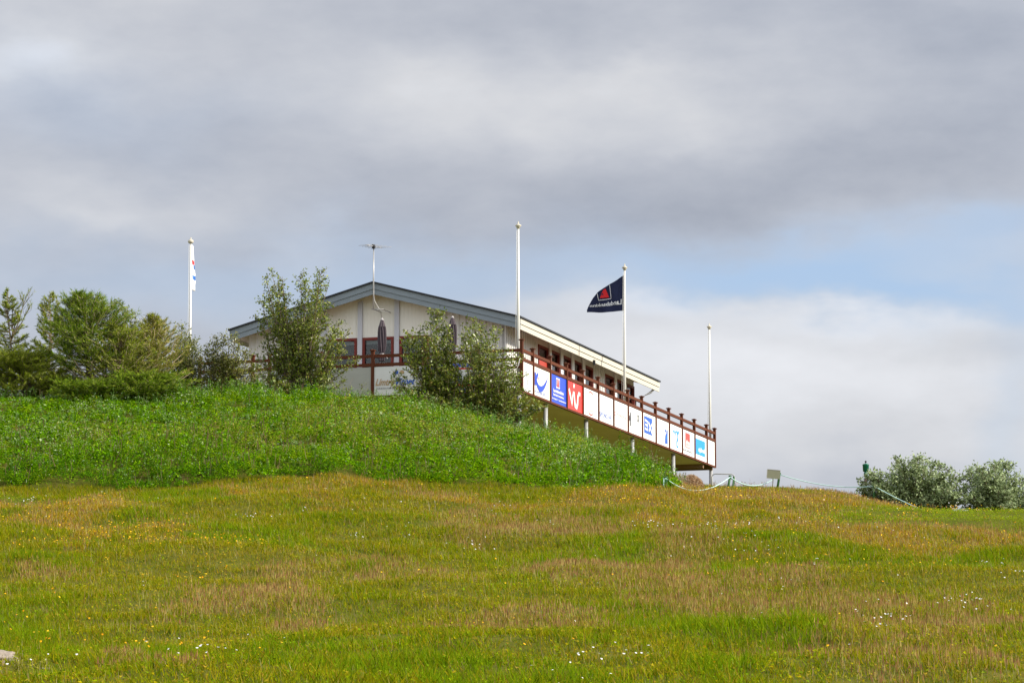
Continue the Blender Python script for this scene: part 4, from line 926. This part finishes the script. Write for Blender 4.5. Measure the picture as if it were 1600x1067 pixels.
shrub('silver_willow', 'silvery grey-green willow beside the green ball washer', 'bush', (1425, 806),
      [(1356, 742), (1364, 738), (1376, 744), (1372, 760), (1390, 736), (1398, 726), (1405, 722), (1414, 722), (1424, 720), (1436, 715), (1446, 720), (1458, 726), (1470, 730), (1482, 734), (1492, 742), (1500, 750), (1345, 770), (1358, 778), (1378, 788), (1400, 750), (1430, 745), (1455, 752), (1480, 765), (1470, 785), (1440, 775), (1410, 790), (1500, 780), (1350, 765), (1512, 762), (1508, 785), (1495, 760), (1348, 752)],
      98.0, .095, .48, 66, 12, W_COL, [3, 3, 2, 2, 1.5], .03, spread=.9, t0=.1, lm=M_willow, group='silver willows on the right')
shrub('silver_willow', 'silvery grey-green willow at the right edge of the photo with gaps between its stems', 'bush', (1560, 806),
      [(1510, 745), (1516, 732), (1524, 730), (1534, 732), (1545, 738), (1553, 728), (1560, 727), (1568, 724), (1576, 730), (1588, 742), (1600, 748), (1612, 752), (1500, 765), (1520, 775), (1535, 790), (1570, 770), (1595, 780), (1630, 770), (1640, 790), (1506, 790), (1615, 790)],
      98.0, .095, .48, 62, 12, W_COL, [3, 3, 2, 2, 1.5], .028, spread=.9, t0=.15, lm=M_willow, group='silver willows on the right')

def conifer(name, label, base_, top, D, prof, cols, wts=None, nb=70, up=.45, needle=.055, dens=34, trunk=.05, bare=0.0, leaders=(), seed=0, group=None, lean=.0, twigc=3, bark=None):
    """prof: list of (height fraction, reach in photo px)"""
    rng = random.Random(seed); b = at(base_[0], base_[1], D); b[2] = float(H(b[0], b[1]))-.05; t = at(top[0], top[1], D); k = (D*CP+12*SP)/F
    o = thing(name, label, 'tree', tuple(b), group); tm = MB(); Hh = t[2]-b[2]
    tops = [t]+[at(x, y, D+rng.uniform(-.2, .2)) for x, y in leaders]
    C = []; A = []
    def needles(p0, p1, n):
        u = RNG.uniform(0, 1, n)[:, None]; c = p0*(1-u)+p1*u; C.append(c); d = unit(p1-p0); A.append(np.repeat(d[None], n, 0))
    for ti, tp in enumerate(tops):
        st = b if ti == 0 else b*(.45)+t*.55
        pts = [st*(1-q)+tp*q+np.array([rng.gauss(0, .03), rng.gauss(0, .03), 0])*(0 < q < 1) for q in np.linspace(0, 1, 7)]
        tm.tube(pts, [trunk*(1-.88*i/6)*(1 if ti == 0 else .5) for i in range(7)], 7)
        needles(pts[-2], pts[-1], int(12*dens/30)); needles(pts[-3], pts[-2], int(16*dens/30)); needles(pts[-4], pts[-3], int(16*dens/30)) if ti else None
        for q in range(5): e = pts[-2]+np.array([rng.gauss(0, .08), rng.gauss(0, .08), 0]); f_ = e+np.array([rng.gauss(0, .10), 0, rng.uniform(.12, .32)]); tm.tube([pts[-3], e, f_], [.006, .005, .002], 3, 1); needles(e, f_, int(4*dens/30))
    for i in range(nb):
        h = (i+rng.random())/nb; h = .03+.95*h; reach = np.interp(h, [q[0] for q in prof], [q[1] for q in prof])*k*rng.uniform(.7, 1.12)
        p = b*(1-h)+t*h; a = rng.uniform(0, 2*math.pi); out = np.array([math.cos(a), math.sin(a)*.8, 0]); u = up*(.4+.9*h)
        p1 = p+out*reach*.5+np.array([0, 0, reach*.5*u*.4]); p2 = p+out*reach+np.array([0, 0, reach*u])
        tm.tube([p, p1, p2], [.017, .012, .005], 4, 1)
        if h > bare or h < .08 or rng.random() < .22:
            needles(p+(p1-p)*.35, p1, int(dens*reach*.9)+3); needles(p1, p2, int(dens*reach*1.6)+4)
            for q in range(twigc):
                f = rng.uniform(.25, 1); s = p+(p2-p)*f; sd = unit(np.cross(out, [0, 0, 1]))*rng.choice((-1, 1)); e = s+(sd*.75+out*.6+np.array([0, 0, u*.6+rng.uniform(-.1, .35)]))*reach*rng.uniform(.18, .42)
                tm.tube([s, e], [.006, .003], 3, 1); needles(s, e, int(dens*.55*np.linalg.norm(e-s)*2)+4)
    C = np.concatenate(C); A = np.concatenate(A); n = len(C); nd = 2
    C = np.repeat(C, nd, 0); A = np.repeat(A, nd, 0); n = len(C)
    d = unit(A*1.0+unit(RNG.normal(0, 1, (n, 3)))*.75+np.array([0, 0, .12])); w = unit(np.cross(d, RNG.normal(0, 1, (n, 3))))*(.004+.006*RNG.random((n, 1))); L = needle*RNG.uniform(.8, 2.6, (n, 1))
    V = np.stack([C-w*.6, C+w*.6, C+d*L*.6+w, C+d*L], 1)
    tm.build('trunk', [bark or M_bark, M_twig if bare else M_bark], o); np_obj('crown', V, 4, palette(n, cols, wts, .25), M_needle, o); return o
LARCH = [(.22, .29, .012), (.28, .34, .02), (.11, .16, .010), (.40, .42, .07)]
SPR = [(.14, .24, .010), (.19, .29, .012), (.06, .12, .008), (.33, .40, .04)]
YEL = [(.26, .30, .02), (.36, .35, .05), (.14, .19, .015), (.46, .40, .12)]
G = 'conifers left of the clubhouse'
conifer('larch_tree', 'airy forked larch at the left edge of the photo', (22, 612), (12, 452), 93.5, [(0, 50), (.15, 52), (.35, 50), (.55, 40), (.75, 22), (1, 4)], LARCH, None, 85, .35, .05, 36, .045, 0, [(46, 452), (38, 460), (22, 466), (50, 474), (8, 470), (30, 480)], 3, group=G)
conifer('larch_tree', 'thin pale-topped larch between the forked one and the dense spruce', (82, 612), (78, 457), 94.5, [(0, 46), (.3, 42), (.5, 32), (.7, 22), (.85, 16), (1, 3)], LARCH, None, 85, .6, .05, 34, .04, .1, [(88, 462), (66, 474), (92, 474)], 5, group=G, bark=M_twig)
conifer('spruce_tree', 'dense bushy dark green spruce with bare pale branches showing low in its middle', (142, 626), (133, 461), 92.4, [(0, 50), (.15, 66), (.3, 74), (.5, 78), (.65, 64), (.8, 44), (.9, 26), (1, 5)], SPR, None, 200, .5, .065, 30, .07, .26, [(112, 466), (124, 460), (144, 458), (152, 466), (164, 476), (104, 476), (172, 486), (97, 486)], 7, group=G, twigc=5)
conifer('larch_tree', 'yellowish larch with a single spike top right of the dense spruce', (236, 622), (241, 494), 92.8, [(0, 56), (.2, 58), (.4, 52), (.6, 38), (.8, 20), (1, 4)], YEL, None, 140, .8, .055, 32, .045, .2, [(247, 508), (226, 508), (254, 520)], 9, group=G, twigc=4)
conifer('larch_tree', 'mid green feathery larch between the dense spruce and the yellowish one', (188, 625), (186, 512), 92.2, [(0, 70), (.3, 66), (.6, 50), (.85, 26), (1, 5)], LARCH, None, 130, .6, .05, 30, .04, .1, [(198, 520), (176, 522)], 17, group=G, twigc=4)
conifer('spruce_bush', 'low wide dark green spruce spreading at the foot of the yellowish larch', (225, 640), (225, 594), 91.3, [(0, 66), (.3, 72), (.6, 64), (.85, 40), (1, 12)], SPR, None, 130, .3, .055, 40, .04, 0, [], 11, group=G, twigc=5)
conifer('spruce_bush', 'low dark spruce skirt in front of the dense spruce', (150, 640), (150, 606), 91.2, [(0, 70), (.3, 76), (.6, 66), (.85, 40), (1, 12)], SPR, None, 130, .25, .055, 46, .04, 0, [], 19, group=G, twigc=5)
conifer('larch_bush', 'low sprawling olive larch under the forked larch', (40, 618), (30, 556), 92.6, [(0, 76), (.3, 84), (.6, 76), (.85, 55), (1, 14)], LARCH, None, 150, .3, .055, 36, .04, 0, [(85, 575), (62, 566)], 13, group=G, twigc=5)

# ---------------------------------------------------------------- things along the ridge
def gp(x, D): X = (x-CX)/F*D*1.003; return np.array([X, D, float(H(X, D))])
def rope_fence():
    posts = [(1041, 80.6, 745, 'leftmost green rope post at the weed bank, a rope end hanging down it'), (1141, 97, 743, 'dark green rope post beside the bent pipe barrier'), (1218.5, 98, 739, 'green rope post right beside the back of the signboard'),
             (1366, 97.5, 757, 'green rope post in front of the silver willow')]
    tops = []
    for (x, D, yt, lab) in posts:
        g = gp(x, D); zt = z_at(x, yt, D); o = thing('rope_post', lab, 'post', tuple(g), 'green rope posts on the ridge'); ln = .03 if x > 1100 and x < 1300 else 0
        m = MB(); m.tube([g-np.array([ln*3, 0, .1]), np.array([g[0]+.0, D, zt-.02])], .036, 8); m.build('stake', M_gpost, o)
        m = MB(); m.tube([np.array([g[0], D, zt-.03]), np.array([g[0], D, zt+.01])], .044, 8); m.build('cap', M_gpost, o); tops.append(np.array([g[0], D-.045, zt-.045]))
    g = gp(1147, 98.2); zt = z_at(1146, 745, 98.2); o = thing('rope_post', 'thinner dark stake just right of the rope post by the pipe barrier', 'post', tuple(g), 'green rope posts on the ridge')
    m = MB(); m.tube([g-np.array([.05, 0, .1]), np.array([g[0], 98.2, zt])], .026, 8); m.build('stake', M_gpost, o); m = MB(); m.tube([np.array([g[0], 98.2, zt]), np.array([g[0], 98.2, zt+.02])], .032, 8); m.build('cap', M_gpost, o)
    def rope(pts, lab):
        m = MB(); m.tube(pts, .013, 6); o = m.build('rope', M_rope); recenter(o, pts[0]); tagtop(o, lab, 'rope', 'pale ropes strung between the green posts')
    def sag(a, b, px, py, n=18):
        mid = at(px, py, (a[1]+b[1])/2); c = 2*mid-.5*(a+b); return [a*(1-q)**2+c*2*q*(1-q)+b*q*q for q in np.linspace(0, 1, n)]
    rope(sag(tops[0], tops[1], 1092, 766), 'pale turquoise rope sagging deepest, between the bank end and the pipe barrier')
    rope(sag(tops[1], tops[2], 1180, 758.5), 'pale turquoise rope hanging between the pipe barrier and the signboard')
    rope(sag(tops[2], tops[3], 1295, 758.5), 'long pale turquoise rope from the signboard to the silver willow')
    e = gp(1440, 93.5); e[2] = z_at(1440, 796, 93.5); rope(sag(tops[3], e, 1402, 778.5), 'pale turquoise rope slanting down to the grass at the right')
    x0 = tops[0]; rope([x0, x0+np.array([-.06, -.02, .01]), x0+np.array([-.065, -.02, -.15]), np.array([x0[0]-.02, x0[1]-.02, z_at(1042, 765, 80.6)])], 'loose rope end hanging down the leftmost rope post')
rope_fence()
def barrier():
    D = 99.5; a = gp(1112.5, D); b = gp(1148.5, D); z1 = z_at(1112, 740, D); z2 = z_at(1149, 741.5, D)
    o = thing('pipe_barrier', 'thin bent metal pipe hoop standing under the end of the terrace', 'barrier', tuple((a+b)/2))
    m = MB(); m.tube([a-np.array([0, 0, .1]), np.array([a[0], D, z1-.10]), np.array([a[0]+.03, D, z1-.03]), np.array([a[0]+.10, D, z1]), np.array([b[0]-.10, D, z2+.02]), np.array([b[0]-.03, D, z2-.02]), np.array([b[0], D, z2-.10]), b-np.array([0, 0, .1])], .019, 8)
    m.build('pipe', M_steel, o); m = MB(); m.tube([np.array([b[0]-.12, D, z2-.12]), np.array([b[0], D, z2-.14])], .012, 6); m.build('latch', M_dark, o)
barrier()
def signback():
    D = 97.6; g = gp(1208, D); o = thing('information_sign', 'small tilted signboard seen from behind on a thin post', 'sign', tuple(g))
    zt = z_at(1210, 734, D); zb = z_at(1210, 748, D); k = (D*CP+9*SP)/F
    m = MB(); m.tube([g-np.array([.03, 0, .1]), np.array([g[0]+.02, D, zt-.05])], .018, 8); m.build('post', M_alu, o)
    m = MB(); c = np.array([g[0]+.02, D-.03, (zt+zb)/2]); 
    def T(a, b, z): 
        r = -.09; return c+np.array([a*math.cos(r)-z*math.sin(r)*1.0, b+z*.25, z*math.cos(r)+a*math.sin(r)])
    m.box(T, -10.2*k, 10.2*k, -.012, .012, -7*k, 7*k); m.build('board', M_signback, o)
    m = MB(); m.box(T, -10.4*k, 10.4*k, -.02, .02, 7*k, 7.9*k); m.box(T, -11*k, -10.25*k, -.018, .018, -7*k, 6.9*k); m.build('frame', M_alu, o)
signback()
def washer():
    D = 98.5; g = gp(1346, D); c = at(1353, 745, D); k = (D*CP+9*SP)/F
    o = thing('ball_washer', 'dark green drum-shaped ball washer on a leaning stand left of the silver willow', 'ball washer', tuple(g))
    m = MB(); m.tube([g-np.array([0, 0, .15]), c], [.05, .035], 8); m.tube([g+np.array([.12, 0, -.15]), c+np.array([.02, 0, 0])], [.03, .03], 8); m.build('stand', M_redbrown, o)
    m = MB(); m.lathe(c, [(.001, 0), (3.2*k, 0), (3.6*k, 3*k), (3.4*k, 6*k), (2.6*k, 7*k), (3.2*k, 9*k)], 18); m.build('lower_housing', M_gpaint, o)
    m = MB(); m.lathe(c, [(3.0*k, 8*k), (4.6*k, 9*k), (5.0*k, 18.3*k), (5.3*k, 18.6*k), (5.3*k, 19.6*k), (2.5*k, 21*k), (.001, 21.2*k)], 20); m.build('drum', M_gpaint, o)
    m = MB(); m.tube([c+np.array([0, 0, 21*k]), c+np.array([0, 0, 23*k])], .5*k, 8); m.ball(c+np.array([0, 0, 24*k]), 1.7*k); m.build('knob', M_dark, o)
washer()
def rock(label, x, y, D, rx, ry, rz, seed, mt, name='rock', cat='rock', sink=.3):
    g = np.array([(x-CX)/F*D*1.003, D, 0.0]); g[2] = float(H(g[0], g[1])); rg = np.random.default_rng(seed); ph = rg.uniform(0, 6, 12); dr = unit(rg.normal(0, 1, (12, 3)))
    m = MB(); n = 40; k = 26; vs = []
    for i in range(k+1):
        for j in range(n):
            t = math.pi*i/k; a = 2*math.pi*j/n; d = np.array([math.sin(t)*math.cos(a), math.sin(t)*math.sin(a), math.cos(t)]); r = 1.0
            for q in range(12): r += .035*math.sin(ph[q]+(1.5+q*.8)*float(d@dr[q])*1.4)
            r = min(r, .97/max(.2, float(d@dr[0]))) if float(d@dr[0]) > .6 else r
            vs.append(g+np.array([d[0]*rx, d[1]*ry, d[2]*rz])*r+np.array([0, 0, rz*(1-sink*2)]))
    fs = [(i*n+j, i*n+(j+1) % n, (i+1)*n+(j+1) % n, (i+1)*n+j)[::-1] for i in range(k) for j in range(n)]
    m.add(vs, fs, 0, True); o = m.build(name, mt); recenter(o, g); tagtop(o, label, cat); return o
def dried_mound():
    g = gp(1080, 95.5); o = thing('dried_bush', 'round tan dried-out bush below the far end of the terrace', 'bush', tuple(g)); n = 5200
    v = unit(RNG.normal(0, 1, (n, 3))); v[:, 2] = np.abs(v[:, 2]); q = RNG.uniform(.55, 1.0, (n, 1))**.5; c = g+v*np.array([.36, .36, .40])*q; d = unit(v+RNG.normal(0, .5, (n, 3))); nr = unit(RNG.normal(0, 1, (n, 3))+v); d = unit(d-nr*np.sum(d*nr, 1, keepdims=True))
    np_obj('foliage', leafquads(c, d, nr, RNG.uniform(.03, .07, n), RNG.uniform(.012, .025, n)), 4, palette(n, [(.40, .25, .13), (.50, .34, .20), (.26, .15, .08), (.55, .42, .28)], None, .25), M_weed, o)
    m = MB()
    for i in range(26):
        t = unit(np.array([random.gauss(0, 1), random.gauss(0, 1), abs(random.gauss(0, 1))+.3])); m.tube([g-np.array([0, 0, .05]), g+t*.2, g+t*np.array([.36, .36, .40])], [.008, .006, .003], 4)
    m.build('stems', M_twig, o)
dried_mound()
rock('larger pale wedge-shaped rock poking out of the grass at the left edge', 6, 1030, 33.5, .17, .2, .10, 9, M_rock, sink=.1)
rock('smaller pale rock in the bottom left corner of the photo', 20, 1064, 30.6, .05, .07, .035, 10, M_rock, sink=.2)

def stalks():
    """tall dry dock stalks and thin weeds standing on the ridge against the sky"""
    def clump(name, label, cat, x, D, n, hgt, wid, cols, group=None, leaf=6, lw=.02, r=.005):
        g = gp(x, D); o = thing(name, label, cat, tuple(g), group); m = MB(); C = []; A = []
        for i in range(n):
            p = g+np.array([random.gauss(0, wid), random.gauss(0, wid), -.05]); h = hgt*random.uniform(.6, 1.1); t = p+np.array([random.gauss(0, .08)*h, random.gauss(0, .08)*h, h+.05]); m.tube([p, (p+t)/2+np.array([random.gauss(0, .01), 0, 0]), t], [r, r*.8, r*.5], 4)
            u = RNG.uniform(.35, 1, leaf)[:, None]; C.append(p*(1-u)+t*u+RNG.normal(0, .012, (leaf, 3))); A.append(RNG.normal(0, .6, (leaf, 3))+np.array([0, 0, .6]))
        m.build('stems', M_twig, o); C = np.concatenate(C); A = unit(np.concatenate(A)); k = len(C); nr = unit(RNG.normal(0, 1, (k, 3))); A = unit(A-nr*np.sum(A*nr, 1, keepdims=True))
        np_obj('leaves', leafquads(C, A, nr, RNG.uniform(.03, .07, k), np.full(k, lw)), 4, palette(k, cols, None, .2), M_weed, o)
    DRY = [(.30, .20, .12), (.22, .13, .08)]; GR = [(.10, .18, .03), (.16, .22, .05), (.24, .20, .08)]
    clump('dock_plant', 'brown dry dock stalks rising above the bank by the fourth column', 'plant', 1020, 92.3, 7, .62, .07, DRY, None, 12, .018)
    clump('thistle_plant', 'leafy green plant with pale flower heads left of the boulder', 'plant', 1064, 94.5, 26, .42, .12, GR+[(.4, .36, .42)], None, 14, .03)
    clump('grass_tuft', 'dry orange tuft at the foot of the leftmost rope post', 'grass tuft', 1052, 91, 50, .3, .18, [(.36, .22, .06), (.3, .24, .1)], None, 5, .012)
    for x, h, lab in ((1165, .28, 'thin weed stalks against the sky midway between the rope post and the sign'), (1158, .2, 'short thin weeds just right of the pipe barrier'), (1190, .25, 'thin weed stalks left of the signboard'), (1128, .22, 'thin weeds standing inside the pipe barrier hoop')):
        clump('weed_stalks', lab, 'weeds', x, 98.5, 14, h, .16, DRY+GR, 'thin weeds along the ridge line', 5, .012, .003)
    # leafy tall grass by the rock
    for x, D, lab in ((38, 32.2, 'tall yellow-green sorrel stalks beside the pale rock'), (62, 31.5, 'second clump of yellow-green sorrel a little right of the rock'), (1316, 30.5, 'tall yellow-green sorrel stalk near the bottom edge at the right')):
        clump('sorrel_plant', lab, 'plant', x, D, 8 if x < 1000 else 3, .26, .05, [(.26, .28, .02), (.32, .30, .04)], 'yellow-green sorrel clumps', 26, .012, .002)
    g = gp(770, 1)
    clump('dandelion_clock', 'three white dandelion clocks on tall stems in the upper middle of the meadow', 'plant', 672, 72, 3, .3, .09, [(.7, .7, .68)], None, 1, .01, .004)
stalks()
